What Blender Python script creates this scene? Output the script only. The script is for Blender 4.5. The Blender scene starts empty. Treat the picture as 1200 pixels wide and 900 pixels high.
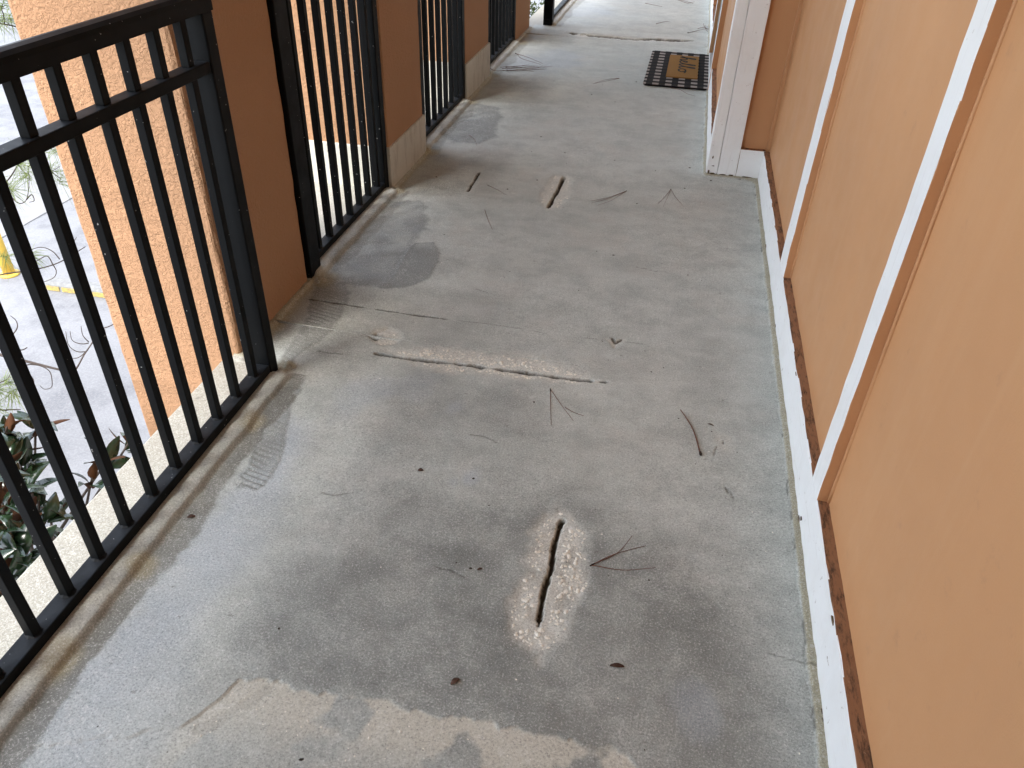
import bpy, bmesh, math, random
import numpy as np
from mathutils import Vector, Matrix

# ------------------------------------------------------------------ scene, camera, world, sun, exposure
scene = bpy.context.scene
COL = scene.collection
rnd = random.Random(7)

cam_d = bpy.data.cameras.new('camera')
cam = bpy.data.objects.new('camera', cam_d)
COL.objects.link(cam)
def _cam_matrix():
    f = 900.0
    vd = np.array([-40.0, 1240.0, f]); vy = np.array([238.0, -640.0, f])   # vanishing points: straight down, along the walkway
    d = vd / np.linalg.norm(vd)
    y = vy - d * (vy @ d); y /= np.linalg.norm(y)
    z = -d; x = np.cross(y, z)
    R = np.stack([x, y, z])
    m = Matrix.Identity(4)
    for i in range(3):
        m[i][0] = R[i, 0]; m[i][1] = -R[i, 1]; m[i][2] = -R[i, 2]
    m[0][3], m[1][3], m[2][3] = 0.0, 0.0, 1.5
    return m
cam.matrix_world = _cam_matrix()
cam_d.lens = 27.0; cam_d.sensor_width = 36.0
cam_d.clip_start = 0.02; cam_d.clip_end = 1000
scene.camera = cam

SUN_EL, SUN_AZ = math.radians(58), math.radians(205)   # azimuth measured clockwise from +Y
world = bpy.data.worlds.new('World'); scene.world = world; world.use_nodes = True
wn = world.node_tree; wn.nodes.clear()
w_out = wn.nodes.new('ShaderNodeOutputWorld'); w_bg = wn.nodes.new('ShaderNodeBackground')
w_sky = wn.nodes.new('ShaderNodeTexSky'); w_sky.sky_type = 'NISHITA'; w_sky.sun_disc = False
w_sky.sun_elevation = SUN_EL; w_sky.sun_rotation = SUN_AZ
w_sky.dust_density = 1.5; w_sky.air_density = 1.0; w_sky.ozone_density = 1.0
w_hs = wn.nodes.new('ShaderNodeHueSaturation'); w_hs.inputs['Saturation'].default_value = 0.48
wn.links.new(w_sky.outputs[0], w_hs.inputs['Color']); wn.links.new(w_hs.outputs[0], w_bg.inputs['Color'])
w_bg.inputs['Strength'].default_value = 0.15
wn.links.new(w_bg.outputs[0], w_out.inputs['Surface'])

sun_d = bpy.data.lights.new('sun', 'SUN'); sun_d.energy = 0.5; sun_d.angle = math.radians(20); sun_d.color = (1.0, 0.96, 0.9)
sun = bpy.data.objects.new('sun', sun_d); COL.objects.link(sun)
_sd = Vector((math.sin(SUN_AZ) * math.cos(SUN_EL), math.cos(SUN_AZ) * math.cos(SUN_EL), math.sin(SUN_EL)))
sun.rotation_euler = _sd.to_track_quat('Z', 'Y').to_euler()
sun.location = (-6, -6, 10)

vs = scene.view_settings
vs.view_transform = 'Standard'; vs.look = 'None'; vs.gamma = 1.0; vs.use_curve_mapping = False
vs.exposure = 2.65

# ------------------------------------------------------------------ helpers
def link(o, parent=None):
    COL.objects.link(o)
    if parent is not None: o.parent = parent
    return o
def tag(o, label=None, cat=None, group=None, kind=None):
    if label: o['label'] = label
    if cat: o['category'] = cat
    if group: o['group'] = group
    if kind: o['kind'] = kind
    return o
def empty(name, loc=(0, 0, 0)):
    o = bpy.data.objects.new(name, None); o.empty_display_size = 0.1
    o.location = loc; COL.objects.link(o); return o
def mesh_obj(name, me, parent=None, loc=None):
    o = bpy.data.objects.new(name, me); link(o, parent)
    if loc is not None: o.location = loc
    return o
def bm_done(name, bm, mats, parent=None, smooth=False):
    me = bpy.data.meshes.new(name)
    bm.normal_update(); bm.to_mesh(me); bm.free()
    for m in (mats if isinstance(mats, (list, tuple)) else [mats]): me.materials.append(m)
    if smooth: me.polygons.foreach_set('use_smooth', [True] * len(me.polygons))
    return mesh_obj(name, me, parent)
def add_box(bm, x0, x1, y0, y1, z0, z1, bevel=0.0, seg=2, mat=0):
    vs_ = [bm.verts.new(p) for p in ((x0,y0,z0),(x1,y0,z0),(x1,y1,z0),(x0,y1,z0),(x0,y0,z1),(x1,y0,z1),(x1,y1,z1),(x0,y1,z1))]
    fs = [bm.faces.new([vs_[i] for i in q]) for q in ((3,2,1,0),(4,5,6,7),(0,1,5,4),(1,2,6,5),(2,3,7,6),(3,0,4,7))]
    for f in fs: f.material_index = mat
    if bevel > 0:
        es = set()
        for f in fs: es.update(f.edges)
        bmesh.ops.bevel(bm, geom=list(es), offset=bevel, segments=seg, profile=0.5, affect='EDGES', clamp_overlap=True)
    return fs
def box_obj(name, b, mats, parent=None, bevel=0.002, seg=2):
    bm = bmesh.new(); add_box(bm, *b, bevel=bevel, seg=seg)
    return bm_done(name, bm, mats, parent)
def rough_board(name, b, mats, parent, step=0.05, jit=0.0012, bevel=0.003, seed=0, front_axis=None):
    """a plank with slightly wandering edges; faces looking along front_axis get material 0, the rest material 1"""
    x0,x1,y0,y1,z0,z1 = b
    bm = bmesh.new(); add_box(bm, x0,x1,y0,y1,z0,z1, bevel=bevel, seg=2)
    L = [x1-x0, y1-y0, z1-z0]; ax = L.index(max(L)); n = max(2, int(L[ax]/step))
    lo = (x0,y0,z0)[ax]
    for k in range(1, n):
        co = [0,0,0]; co[ax] = lo + L[ax]*k/n; no = [0,0,0]; no[ax] = 1
        bmesh.ops.bisect_plane(bm, geom=bm.verts[:]+bm.edges[:]+bm.faces[:], plane_co=co, plane_no=no)
    r = random.Random(seed); off = {}
    for v in bm.verts:
        key = (round(v.co[ax]*200), round(v.co[(ax+1)%3]*300), round(v.co[(ax+2)%3]*300))
        k2 = round(v.co[ax]*200)
        if k2 not in off: off[k2] = [r.gauss(0, jit) for _ in range(2)]
        v.co[(ax+1)%3] += off[k2][0]*0.6 + r.gauss(0, jit*0.45)
        v.co[(ax+2)%3] += off[k2][1]*0.6 + r.gauss(0, jit*0.45)
    bm.normal_update()
    if front_axis is not None:
        fa = Vector(front_axis)
        for f in bm.faces: f.material_index = 0 if f.normal.dot(fa) > 0.5 else 1
    return bm_done(name, bm, mats, parent)
def tube_data(pts, radii, sides=6, verts=None, faces=None):
    verts = [] if verts is None else verts; faces = [] if faces is None else faces
    pts = [Vector(p) for p in pts]; base = len(verts); n = len(pts); up = Vector((0.13, 0.21, 0.97)).normalized()
    for i, p in enumerate(pts):
        t = (pts[min(i+1,n-1)] - pts[max(i-1,0)])
        if t.length < 1e-9: t = Vector((0,0,1))
        t.normalize()
        a = t.cross(up)
        if a.length < 1e-3: a = t.cross(Vector((1,0,0)))
        a.normalize(); b = t.cross(a)
        r = radii[i] if isinstance(radii,(list,tuple)) else radii
        for k in range(sides):
            an = 2*math.pi*k/sides
            verts.append(tuple(p + a*(r*math.cos(an)) + b*(r*math.sin(an))))
    for i in range(n-1):
        for k in range(sides):
            k2 = (k+1)%sides
            faces.append((base+i*sides+k, base+i*sides+k2, base+(i+1)*sides+k2, base+(i+1)*sides+k))
    faces.append(tuple(base+k for k in range(sides))[::-1]); faces.append(tuple(base+(n-1)*sides+k for k in range(sides)))
    return verts, faces
def data_obj(name, verts, faces, mats, parent=None, smooth=True, mat_idx=None):
    me = bpy.data.meshes.new(name); me.from_pydata(verts, [], faces)
    for m in (mats if isinstance(mats,(list,tuple)) else [mats]): me.materials.append(m)
    if mat_idx is not None: me.polygons.foreach_set('material_index', mat_idx)
    if smooth: me.polygons.foreach_set('use_smooth', [True]*len(me.polygons))
    me.update(); return mesh_obj(name, me, parent)
def spline(pts, n=6):
    pts = [Vector(p) for p in pts]
    if len(pts) < 3: return [pts[0].lerp(pts[-1], i/n) for i in range(n+1)]
    out = []
    for i in range(len(pts)-1):
        p0 = pts[max(i-1,0)]; p1 = pts[i]; p2 = pts[i+1]; p3 = pts[min(i+2,len(pts)-1)]
        for k in range(n):
            t = k/n
            out.append(0.5*((2*p1)+(p2-p0)*t+(2*p0-5*p1+4*p2-p3)*t*t+(3*p1-p0-3*p2+p3)*t**3))
    out.append(pts[-1]); return out

# ------------------------------------------------------------------ materials
class NT:
    def __init__(s, name):
        s.m = bpy.data.materials.new(name); s.m.use_nodes = True; s.t = s.m.node_tree; s.t.nodes.clear()
        s.out = s.n('ShaderNodeOutputMaterial'); s.b = s.n('ShaderNodeBsdfPrincipled')
        s.l(s.b.outputs[0], s.out.inputs['Surface'])
        s.geo = s.n('ShaderNodeNewGeometry')
    def n(s, t, **k):
        nd = s.t.nodes.new(t)
        for a, v in k.items(): setattr(nd, a, v)
        return nd
    def l(s, a, b): s.t.links.new(a, b)
    def pos(s, scale=(1,1,1)):
        mp = s.n('ShaderNodeMapping'); mp.inputs['Scale'].default_value = scale
        s.l(s.geo.outputs['Position'], mp.inputs['Vector']); return mp.outputs[0]
    def noise(s, scale, detail=4, rough=0.55, dist=0.0, vec=None):
        nd = s.n('ShaderNodeTexNoise'); nd.inputs['Scale'].default_value = scale; nd.inputs['Detail'].default_value = detail
        nd.inputs['Roughness'].default_value = rough; nd.inputs['Distortion'].default_value = dist
        s.l(vec if vec is not None else s.geo.outputs['Position'], nd.inputs['Vector']); return nd.outputs['Fac']
    def ramp(s, fac, stops):
        r = s.n('ShaderNodeValToRGB'); e = r.color_ramp.elements
        while len(e) < len(stops): e.new(0.5)
        for i, (p, c) in enumerate(stops):
            e[i].position = p; e[i].color = (c if len(c) == 4 else (*c, 1)) if isinstance(c,(tuple,list)) else (c,c,c,1)
        s.l(fac, r.inputs[0]); return r.outputs[0]
    def mix(s, fac, a, b, mode='MIX'):
        m = s.n('ShaderNodeMix', data_type='RGBA', blend_type=mode)
        for i, v in ((0, fac), (6, a), (7, b)):
            if hasattr(v, 'is_linked'): s.l(v, m.inputs[i])
            else: m.inputs[i].default_value = v if i == 0 else (*v, 1)
        return m.outputs[2]
    def math(s, op, a, b=0.0, c=None, clamp=False):
        m = s.n('ShaderNodeMath', operation=op); m.use_clamp = clamp
        for i, v in enumerate((a, b) if c is None else (a, b, c)):
            if hasattr(v, 'is_linked'): s.l(v, m.inputs[i])
            else: m.inputs[i].default_value = v
        return m.outputs[0]
    def attr(s, name):
        a = s.n('ShaderNodeAttribute', attribute_name=name); sp = s.n('ShaderNodeSeparateColor')
        s.l(a.outputs['Color'], sp.inputs[0]); return sp.outputs[0], sp.outputs[1], sp.outputs[2]
    def bump(s, h, strength=0.3, dist=0.002):
        b = s.n('ShaderNodeBump'); b.inputs['Strength'].default_value = strength; b.inputs['Distance'].default_value = dist
        s.l(h, b.inputs['Height']); s.l(b.outputs[0], s.b.inputs['Normal'])
    def set(s, color=None, rough=None, spec=None):
        for k, v in (('Base Color', color), ('Roughness', rough), ('Specular IOR Level', spec)):
            if v is None: continue
            if hasattr(v, 'is_linked'): s.l(v, s.b.inputs[k])
            else: s.b.inputs[k].default_value = (*v, 1) if isinstance(v,(tuple,list)) else v
        return s.m

ORANGE = (0.56, 0.265, 0.128)
def mat_stucco():
    s = NT('orange_stucco')
    v = s.n('ShaderNodeTexVoronoi', feature='SMOOTH_F1'); v.inputs['Scale'].default_value = 62; v.inputs['Smoothness'].default_value = 0.35
    wob = s.n('ShaderNodeVectorMath', operation='ADD'); nz = s.n('ShaderNodeTexNoise'); nz.inputs['Scale'].default_value = 28; nz.inputs['Detail'].default_value = 3
    s.l(s.geo.outputs['Position'], nz.inputs['Vector']); sc = s.n('ShaderNodeVectorMath', operation='SCALE'); sc.inputs['Scale'].default_value = 0.035
    s.l(nz.outputs['Color'], sc.inputs[0]); s.l(s.geo.outputs['Position'], wob.inputs[0]); s.l(sc.outputs[0], wob.inputs[1]); s.l(wob.outputs[0], v.inputs['Vector'])
    flat = s.ramp(v.outputs['Distance'], [(0.25, 1.0), (0.55, 0.0)])
    swirl = s.ramp(s.noise(75, 3, 0.5, 1.6), [(0.40, 0.0), (0.52, 1.0)])
    h = s.math('ADD', s.math('MULTIPLY', flat, 0.5), s.math('MULTIPLY', swirl, 0.7))
    h = s.math('ADD', h, s.math('MULTIPLY', s.noise(300, 2), 0.25))
    c = s.mix(s.noise(3.0, 5), (0.398,0.224,0.122), (0.452,0.257,0.143))
    c = s.mix(s.math('MULTIPLY', s.ramp(s.noise(9, 6, 0.65), [(0.60, 0.0), (0.75, 1.0)]), 0.25), c, (0.33,0.185,0.11))
    s.bump(h, 0.72, 0.0034); return s.set(c, 0.85, 0.2)
def mat_panel(name='orange_panel_paint', dirty=0.0):
    s = NT(name)
    c = s.mix(s.noise(2.2, 5, 0.6), (0.54,0.283,0.135), (0.605,0.317,0.150))
    c = s.mix(s.math('MULTIPLY', s.ramp(s.noise(1.0, 5, 0.6, vec=s.pos((7,7,0.8))), [(0.52, 0.0), (0.72, 1.0)]), 0.22), c, (0.53,0.305,0.165))
    c = s.mix(s.math('MULTIPLY', s.ramp(s.noise(16, 7, 0.7), [(0.62, 0.0), (0.70, 1.0)]), 0.18 + 0.5*dirty), c, (0.30,0.165,0.10))
    if dirty:
        c = s.mix(dirty, c, (0.23,0.115,0.065))
        g = s.noise(1.0, 6, 0.8, vec=s.pos((75,16,75)))
        c = s.mix(s.ramp(g, [(0.48, 0.0), (0.62, 0.9)]), c, (0.055,0.036,0.026))
        c = s.mix(s.ramp(s.noise(140, 3, 0.7), [(0.66, 0.0), (0.74, 0.7)]), c, (0.40,0.30,0.22))
        s.bump(g, 0.6, 0.003)
        return s.set(c, 0.8, 0.25)
    drip = s.noise(1.0, 4, 0.6, vec=s.pos((11, 11, 0.5)))
    c = s.mix(s.ramp(drip, [(0.54, 0.0), (0.70, 0.16)]), c, (0.66,0.40,0.22))
    c = s.mix(s.ramp(s.noise(0.8, 3, 0.6), [(0.40, 0.16), (0.60, 0.0)]), c, (0.42,0.235,0.125))
    c = s.mix(s.ramp(s.noise(1.0, 5, 0.8, 0.6, vec=s.pos((9, 9, 26))), [(0.66, 0.0), (0.72, 0.22)]), c, (0.36,0.20,0.12))
    h = s.math('ADD', s.math('MULTIPLY', s.noise(1.0, 4, 0.6, vec=s.pos((90,90,12))), 0.6), s.math('ADD', s.noise(240, 2), s.math('MULTIPLY', s.noise(7, 3), 1.6)))
    s.bump(h, 0.20, 0.0016)
    return s.set(c, s.ramp(s.noise(5, 4), [(0.3, 0.42), (0.7, 0.58)]), 0.35)
def mat_white(name='white_trim_paint', axis=(14, 14, 14), worn=1.0):
    s = NT(name)
    g = s.noise(1.0, 6, 0.7, vec=s.pos(axis))
    c = s.mix(g, (0.84,0.86,0.865), (0.90,0.91,0.91))
    c = s.mix(s.math('MULTIPLY', s.ramp(g, [(0.56, 0.0), (0.74, 1.0)]), 0.5), c, (0.60,0.60,0.58))
    c = s.mix(s.math('MULTIPLY', s.ramp(s.noise(34, 8, 0.75), [(0.635, 0.0), (0.66, 1.0)]), 0.75*worn), c, (0.26,0.20,0.15))
    c = s.mix(s.math('MULTIPLY', s.ramp(s.noise(5, 5, 0.7), [(0.5, 0.0), (0.8, 1.0)]), 0.25), c, (0.62,0.58,0.52))
    s.bump(s.math('ADD', g, s.math('MULTIPLY', s.noise(160, 3), 0.3)), 0.35, 0.0018)
    return s.set(c, 0.5, 0.4)
def mat_black():
    s = NT('black_powder_coat')
    c = s.mix(s.noise(6, 5, 0.6), (0.0018,0.0022,0.0026), (0.0034,0.0041,0.0048))
    dust = s.ramp(s.noise(95, 2, 0.5), [(0.745, 0.0), (0.765, 1.0)])
    c = s.mix(s.math('MULTIPLY', dust, 0.55), c, (0.5,0.5,0.48))
    sep = s.n('ShaderNodeSeparateXYZ'); s.l(s.geo.outputs['Normal'], sep.inputs[0])
    dust_sheen = s.math('MULTIPLY', s.ramp(sep.outputs[2], [(0.75, 0.0), (0.98, 1.0)]), s.ramp(s.noise(22, 4, 0.7), [(0.35, 0.25), (0.7, 0.6)]))
    c = s.mix(dust_sheen, c, (0.026,0.030,0.036))  # bluish dust tint that paints sky sheen onto upward faces
    s.bump(s.noise(420, 2), 0.08, 0.0006)
    return s.set(c, s.ramp(s.noise(14, 5), [(0.3, 0.46), (0.7, 0.62)]), 0.12)
def mat_simple(name, c0, c1, scale=8, rough=0.8, bump=0.2, bdist=0.003, spec=0.3, detail=5):
    s = NT(name); f = s.noise(scale, detail, 0.6)
    s.bump(s.noise(scale*6, 4), bump, bdist)
    return s.set(s.mix(s.ramp(f, [(0.3, 0.0), (0.7, 1.0)]), c0, c1), rough, spec)
def mat_floor():
    s = NT('worn_concrete')
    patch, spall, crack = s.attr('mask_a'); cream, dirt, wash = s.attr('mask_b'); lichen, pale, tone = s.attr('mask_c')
    big = s.noise(0.9, 4, 0.62); mid = s.noise(6.5, 5, 0.74); fine = s.noise(210, 3, 0.85); grit = s.noise(520, 1, 0.6)
    streak = s.noise(1.0, 4, 0.65, 0.5, vec=s.pos((3.0, 10, 1)))
    c = s.mix(s.ramp(big, [(0.36, 0.0), (0.62, 1.0)]), (0.440,0.472,0.432), (0.535,0.560,0.510))
    c = s.mix(s.ramp(mid, [(0.36, 0.60), (0.58, 0.0)]), c, (0.315,0.330,0.308))
    c = s.mix(s.ramp(streak, [(0.48, 0.0), (0.74, 0.42)]), c, (0.62,0.645,0.605))
    blot = s.noise(2.1, 3, 0.7)
    c = s.mix(s.ramp(blot, [(0.52, 0.0), (0.70, 0.40)]), c, (0.54,0.515,0.45))
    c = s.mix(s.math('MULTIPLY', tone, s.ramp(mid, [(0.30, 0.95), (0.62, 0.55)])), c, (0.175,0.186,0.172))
    # coats, stains and repairs, with painted pillar shade and daylight
    c = s.mix(s.math('MULTIPLY', wash, 0.85), c, s.mix(mid, (0.345,0.385,0.405), (0.475,0.52,0.545)))  # wash colour holds both the coat and painted bluish daylight
    c = s.mix(s.math('MULTIPLY', patch, 0.95), c, s.mix(mid, (0.165,0.180,0.170), (0.32,0.338,0.318)))
    c = s.mix(s.math('MULTIPLY', pale, 0.95), c, s.mix(mid, (0.56,0.54,0.45), (0.66,0.645,0.55)))
    c = s.mix(s.math('MULTIPLY', dirt, 0.95), c, s.mix(mid, (0.085,0.082,0.066), (0.185,0.180,0.148)))  # dirt mask also carries the painted pillar shade
    c = s.mix(s.math('MULTIPLY', lichen, 0.8), c, s.mix(s.noise(60, 3, 0.7), (0.23,0.19,0.10), (0.47,0.41,0.245)))
    c = s.mix(cream, c, s.mix(s.noise(26, 4, 0.7), (0.31,0.29,0.235), (0.43,0.41,0.345)))
    c = s.mix(s.math('MULTIPLY', spall, 0.9), c, s.mix(fine, (0.52,0.51,0.44), (0.78,0.77,0.69)))
    # fine speckle, scuffs
    c = s.mix(s.ramp(fine, [(0.26, 0.85), (0.49, 0.0)]), c, (0.13,0.132,0.125))
    c = s.mix(s.ramp(fine, [(0.55, 0.0), (0.74, 0.85)]), c, (0.82,0.815,0.785))
    c = s.mix(s.ramp(grit, [(0.60, 0.0), (0.78, 0.30)]), c, (0.66,0.65,0.62))
    scuff = s.noise(38, 2, 0.5, 1.2)                      # short pale scratch marks: thin contour lines of a noise field
    line = s.ramp(s.math('ABSOLUTE', s.math('SUBTRACT', scuff, 0.5)), [(0.0, 1.0), (0.022, 0.0)])
    c = s.mix(s.math('MULTIPLY', line, s.ramp(mid, [(0.42, 0.0), (0.62, 0.40)])), c, (0.80,0.79,0.765))
    c = s.mix(s.ramp(s.noise(23, 5, 0.8), [(0.635, 0.0), (0.68, 0.6)]), c, (0.17,0.16,0.145))
    c = s.mix(crack, c, s.mix(s.noise(110, 2), (0.014,0.010,0.006), (0.055,0.042,0.022)))
    s.bump(fine, 0.42, 0.0018)
    return s.set(c, s.ramp(mid, [(0.3, 0.62), (0.7, 0.82)]), 0.30)
def mat_mat():
    s = NT('buffalo_check_weave')
    sep = s.n('ShaderNodeSeparateXYZ'); tc = s.n('ShaderNodeTexCoord'); s.l(tc.outputs['Object'], sep.inputs[0])
    def stripe(o, p, ph):
        f = s.math('FRACT', s.math('ADD', s.math('DIVIDE', o, p), ph)); return s.math('GREATER_THAN', f, 0.5)
    a = stripe(sep.outputs[0], 0.092, 0.34); b = stripe(sep.outputs[1], 0.096, 0.1)
    both = s.math('MULTIPLY', a, b); one = s.math('SUBTRACT', s.math('MAXIMUM', a, b), both)
    w = s.noise(1.0, 2, 0.5, vec=s.pos((60, 400, 60)))
    c = s.mix(one, (0.010,0.009,0.010), s.mix(w, (0.012,0.009,0.008), (0.034,0.026,0.021)))
    c = s.mix(both, c, s.mix(w, (0.24,0.20,0.18), (0.42,0.37,0.335)))
    s.bump(w, 0.6, 0.003); return s.set(c, 0.95, 0.1)

M_stucco = mat_stucco(); M_panel = mat_panel(); M_ledge = mat_panel('weathered_ledge_paint', 0.75)
M_white_h = mat_white('white_paint_on_baseboard', (70, 3.5, 70)); M_white_v = mat_white('white_paint_on_batten', (60, 60, 3.0), 0.35)
M_white_c = mat_white('white_paint_on_corner_board', (55, 55, 2.5), 0.6)
M_black = mat_black(); M_floor = mat_floor()
def mat_plinth():
    s = NT('cream_plinth_paint')
    c = s.mix(s.noise(14, 5, 0.65), (0.48,0.46,0.39), (0.60,0.58,0.51))
    c = s.mix(s.ramp(s.noise(1.0, 5, 0.7, vec=s.pos((22, 22, 5))), [(0.50, 0.0), (0.72, 0.65)]), c, (0.27,0.24,0.18))
    c = s.mix(s.ramp(s.noise(60, 5, 0.75), [(0.62, 0.0), (0.68, 0.6)]), c, (0.20,0.17,0.12))
    s.bump(s.noise(90, 4), 0.35, 0.003); return s.set(c, 0.75, 0.3)
M_plinth = mat_plinth()
M_ceiling = mat_simple('white_ceiling_stucco', (0.62,0.60,0.56), (0.70,0.68,0.64), 10, 0.9, 0.3)
M_door = mat_simple('grey_green_door_paint', (0.13,0.16,0.15), (0.16,0.19,0.18), 4, 0.45, 0.05)
M_steel = mat_simple('brushed_handle_metal', (0.45,0.44,0.42), (0.55,0.54,0.52), 40, 0.3, 0.05)
M_lot = None

# ------------------------------------------------------------------ numpy noise for the floor relief
_tab = np.random.RandomState(11).rand(512, 512).astype(np.float32)
def vn(x, y, s, o=0):
    x = x*s + o*17.31; y = y*s + o*9.73
    xi = np.floor(x).astype(np.int64); yi = np.floor(y).astype(np.int64)
    fx = (x-xi).astype(np.float32); fy = (y-yi).astype(np.float32); fx = fx*fx*(3-2*fx); fy = fy*fy*(3-2*fy)
    a = _tab[xi%512, yi%512]; b = _tab[(xi+1)%512, yi%512]; c = _tab[xi%512, (yi+1)%512]; d = _tab[(xi+1)%512, (yi+1)%512]
    return (a*(1-fx)+b*fx)*(1-fy)+(c*(1-fx)+d*fx)*fy
def fbm(x, y, s, o=0, n=4):
    t = 0; a = 1.0; w = 0
    for k in range(n):
        t = t + a*vn(x, y, s*2**k, o+k*3); w += a; a *= 0.5
    return t/w
def sstep(a, b, x):
    t = np.clip((x-a)/(b-a), 0, 1); return t*t*(3-2*t)
def pl_dist(X, Y, pts):
    best = np.full(X.shape, 1e9, np.float32); par = np.zeros(X.shape, np.float32); n = len(pts)-1
    for i in range(n):
        ax, ay = pts[i]; bx, by = pts[i+1]; dx, dy = bx-ax, by-ay
        t = np.clip(((X-ax)*dx+(Y-ay)*dy)/(dx*dx+dy*dy+1e-12), 0, 1)
        d = np.hypot(X-ax-t*dx, Y-ay-t*dy); m = d < best
        best = np.where(m, d, best); par = np.where(m, (i+t)/n, par)
    return best, par
def poly_sd(X, Y, pts):
    d, _ = pl_dist(X, Y, list(pts)+[pts[0]]); ins = np.zeros(X.shape, bool); n = len(pts)
    for i in range(n):
        ax, ay = pts[i]; bx, by = pts[(i+1)%n]
        c = ((ay > Y) != (by > Y)) & (X < (bx-ax)*(Y-ay)/((by-ay)+1e-12)+ax); ins ^= c
    return np.where(ins, -d, d)

# ------------------------------------------------------------------ layout numbers
WALL_X, JOG_X, JOG_Y = 0.487, 0.213, 4.17
PILLARS = [(1.957, 2.515, -1.340), (3.520, 4.075, -1.345), (5.130, 5.770, -1.385), (6.930, 7.560, -1.425)]   # y0, y1, inner face x
RAILS = [(-0.65, 1.912, -1.175, 0.1108, 1.785), (2.518, 3.517, -1.352, 0.1162, 3.396), (4.078, 5.126, -1.388, 0.124, 4.985),
         (5.773, 6.926, -1.428, 0.122, 6.80), (7.680, 10.9, -1.262, 0.112, 7.80)]      # y0, y1, front x, pitch, last baluster
def outer_x(y):
    return np.where(y < 2.2, -1.392, np.where(y < 7.3, -1.86, -1.505))

# ------------------------------------------------------------------ the walkway floor
def build_floor():
    ys = [-1.6]
    while ys[-1] < 0.45: ys.append(ys[-1] + 0.03)
    while ys[-1] < 11.2: ys.append(ys[-1] + (0.0022 if (2.06 < ys[-1] < 2.15 or 2.355 < ys[-1] < 2.40) else max(0.0030, 0.0023*ys[-1])))
    ys = np.array(ys); nx = 540
    u = np.linspace(0, 1, nx); X = np.zeros((len(ys), nx)); Y = np.repeat(ys[:, None], nx, 1)
    ox = outer_x(ys)
    X[:] = ox[:, None] + u[None, :]*(0.53-ox)[:, None]
    X = X.astype(np.float32); Y = Y.astype(np.float32)
    n1 = fbm(X, Y, 9, 1); n2 = fbm(X, Y, 40, 2, 3); n3 = vn(X, Y, 150, 5); nl = fbm(X, Y, 1.4, 8, 3)
    Z = (nl-0.5)*0.006 + (n1-0.5)*0.0016 + (n2-0.5)*0.0008
    A = np.zeros((3,)+X.shape, np.float32); B = np.zeros_like(A); Cc = np.zeros_like(A)
    wob = (n1-0.5)*0.05 + (n2-0.5)*0.03
    def region(pts, pad): 
        p = np.array(pts); j0 = np.searchsorted(ys, p[:,1].min()-pad); j1 = np.searchsorted(ys, p[:,1].max()+pad)
        return slice(max(j0,0), j1)
    def poly(pts, soft, wk=1.0):
        s = region(pts, 0.2); m = np.zeros(X.shape, np.float32)
        m[s] = 1-sstep(-soft, soft, poly_sd(X[s], Y[s], pts)+wob[s]*wk); return m
    def crack(pts, w, depth, ends=0.06, gap=0.0, dark=1.0, seed=0):
        s = region(pts, 0.1); d, t = pl_dist(X[s]+(n1[s]-0.5)*0.009, Y[s]+(n1[s]-0.5)*0.009, pts)
        ww = w*(0.55+0.9*fbm(X[s], Y[s], 22, 30+seed, 2))*sstep(0, ends, t)*sstep(0, ends, 1-t) + 1e-5
        if gap: ww = ww*sstep(gap-0.08, gap+0.05, fbm(X[s], Y[s], 11, 50+seed, 2))+1e-5
        d = d + (n3[s]-0.5)*w*0.5 + (n2[s]-0.5)*w*0.6
        k = 1-sstep(0.68, 1.12, d/ww)
        Z[s] -= depth*k; A[2][s] = np.maximum(A[2][s], k*dark)
    # repair coats
    p1 = poly([(-1.054,1.838),(-1.055,1.744),(-1.003,1.605),(-0.964,1.496),(-0.960,1.423),(-0.980,1.372),(-1.030,1.370),(-1.054,1.455),(-1.082,1.586),(-1.119,1.728),(-1.121,1.821)], 0.010, 0.5)
    p1b = poly([(-1.292,2.562),(-1.194,2.529),(-1.156,2.453),(-1.128,2.325),(-1.111,2.204),(-1.124,2.111),(-1.153,2.019),(-1.158,1.964),(-1.153,1.888),(-1.189,1.930),(-1.202,2.091),(-1.220,2.237),(-1.261,2.391)], 0.016, 0.7)
    p2 = poly([(-1.366,3.351),(-1.166,3.407),(-1.115,3.356),(-1.068,3.165),(-1.048,2.965),(-1.040,2.871),(-1.030,2.749),(-1.020,2.635),(-1.057,2.565),(-1.141,2.550),(-1.226,2.580),(-1.312,2.714),(-1.361,3.007)], 0.030, 1.0)
    p2b = poly([(-1.042,2.948),(-0.961,2.988),(-0.910,2.898),(-0.887,2.772),(-0.893,2.669),(-0.939,2.589),(-1.037,2.542),(-1.027,2.656),(-1.035,2.764)], 0.014, 0.6)
    p3 = poly([(-1.412,4.993),(-1.287,5.073),(-1.145,5.017),(-1.079,4.828),(-1.079,4.615),(-1.027,4.463),(-1.098,4.330),(-1.222,4.309),(-1.327,4.405),(-1.407,4.584)], 0.035, 1.0)
    for p, ph in ((p1,0.0),(p1b,1.0),(p2,2.0),(p2b,3.0),(p3,4.0)):
        rim = p*(1-p)*4
        Z += 0.0012*p + 0.0009*rim
    ridg = np.sin((Y + (X+1.0)*0.25 + (n1-0.5)*0.03)*2*np.pi/0.021)
    Z += ridg*0.0021*(p1*0.9+p1b*0.6)*sstep(0.35, 0.6, fbm(X, Y, 6, 70, 2)) + np.sin((Y*0.6+(n1-0.5)*0.12)*2*np.pi/0.05)*0.0006*(p2+p3)
    A[0] = np.clip(np.maximum.reduce([p1*0.85, p1b*0.85, p2*0.85, p2b*0.92, p3*0.95])*(0.25+1.5*(fbm(X, Y, 7, 66, 4)-0.1)), 0, 1)
    for p in (p2b, p1, p1b, p2, p3): A[0] = np.clip(A[0] + p*(1-p)*4*0.5, 0, 1)
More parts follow.
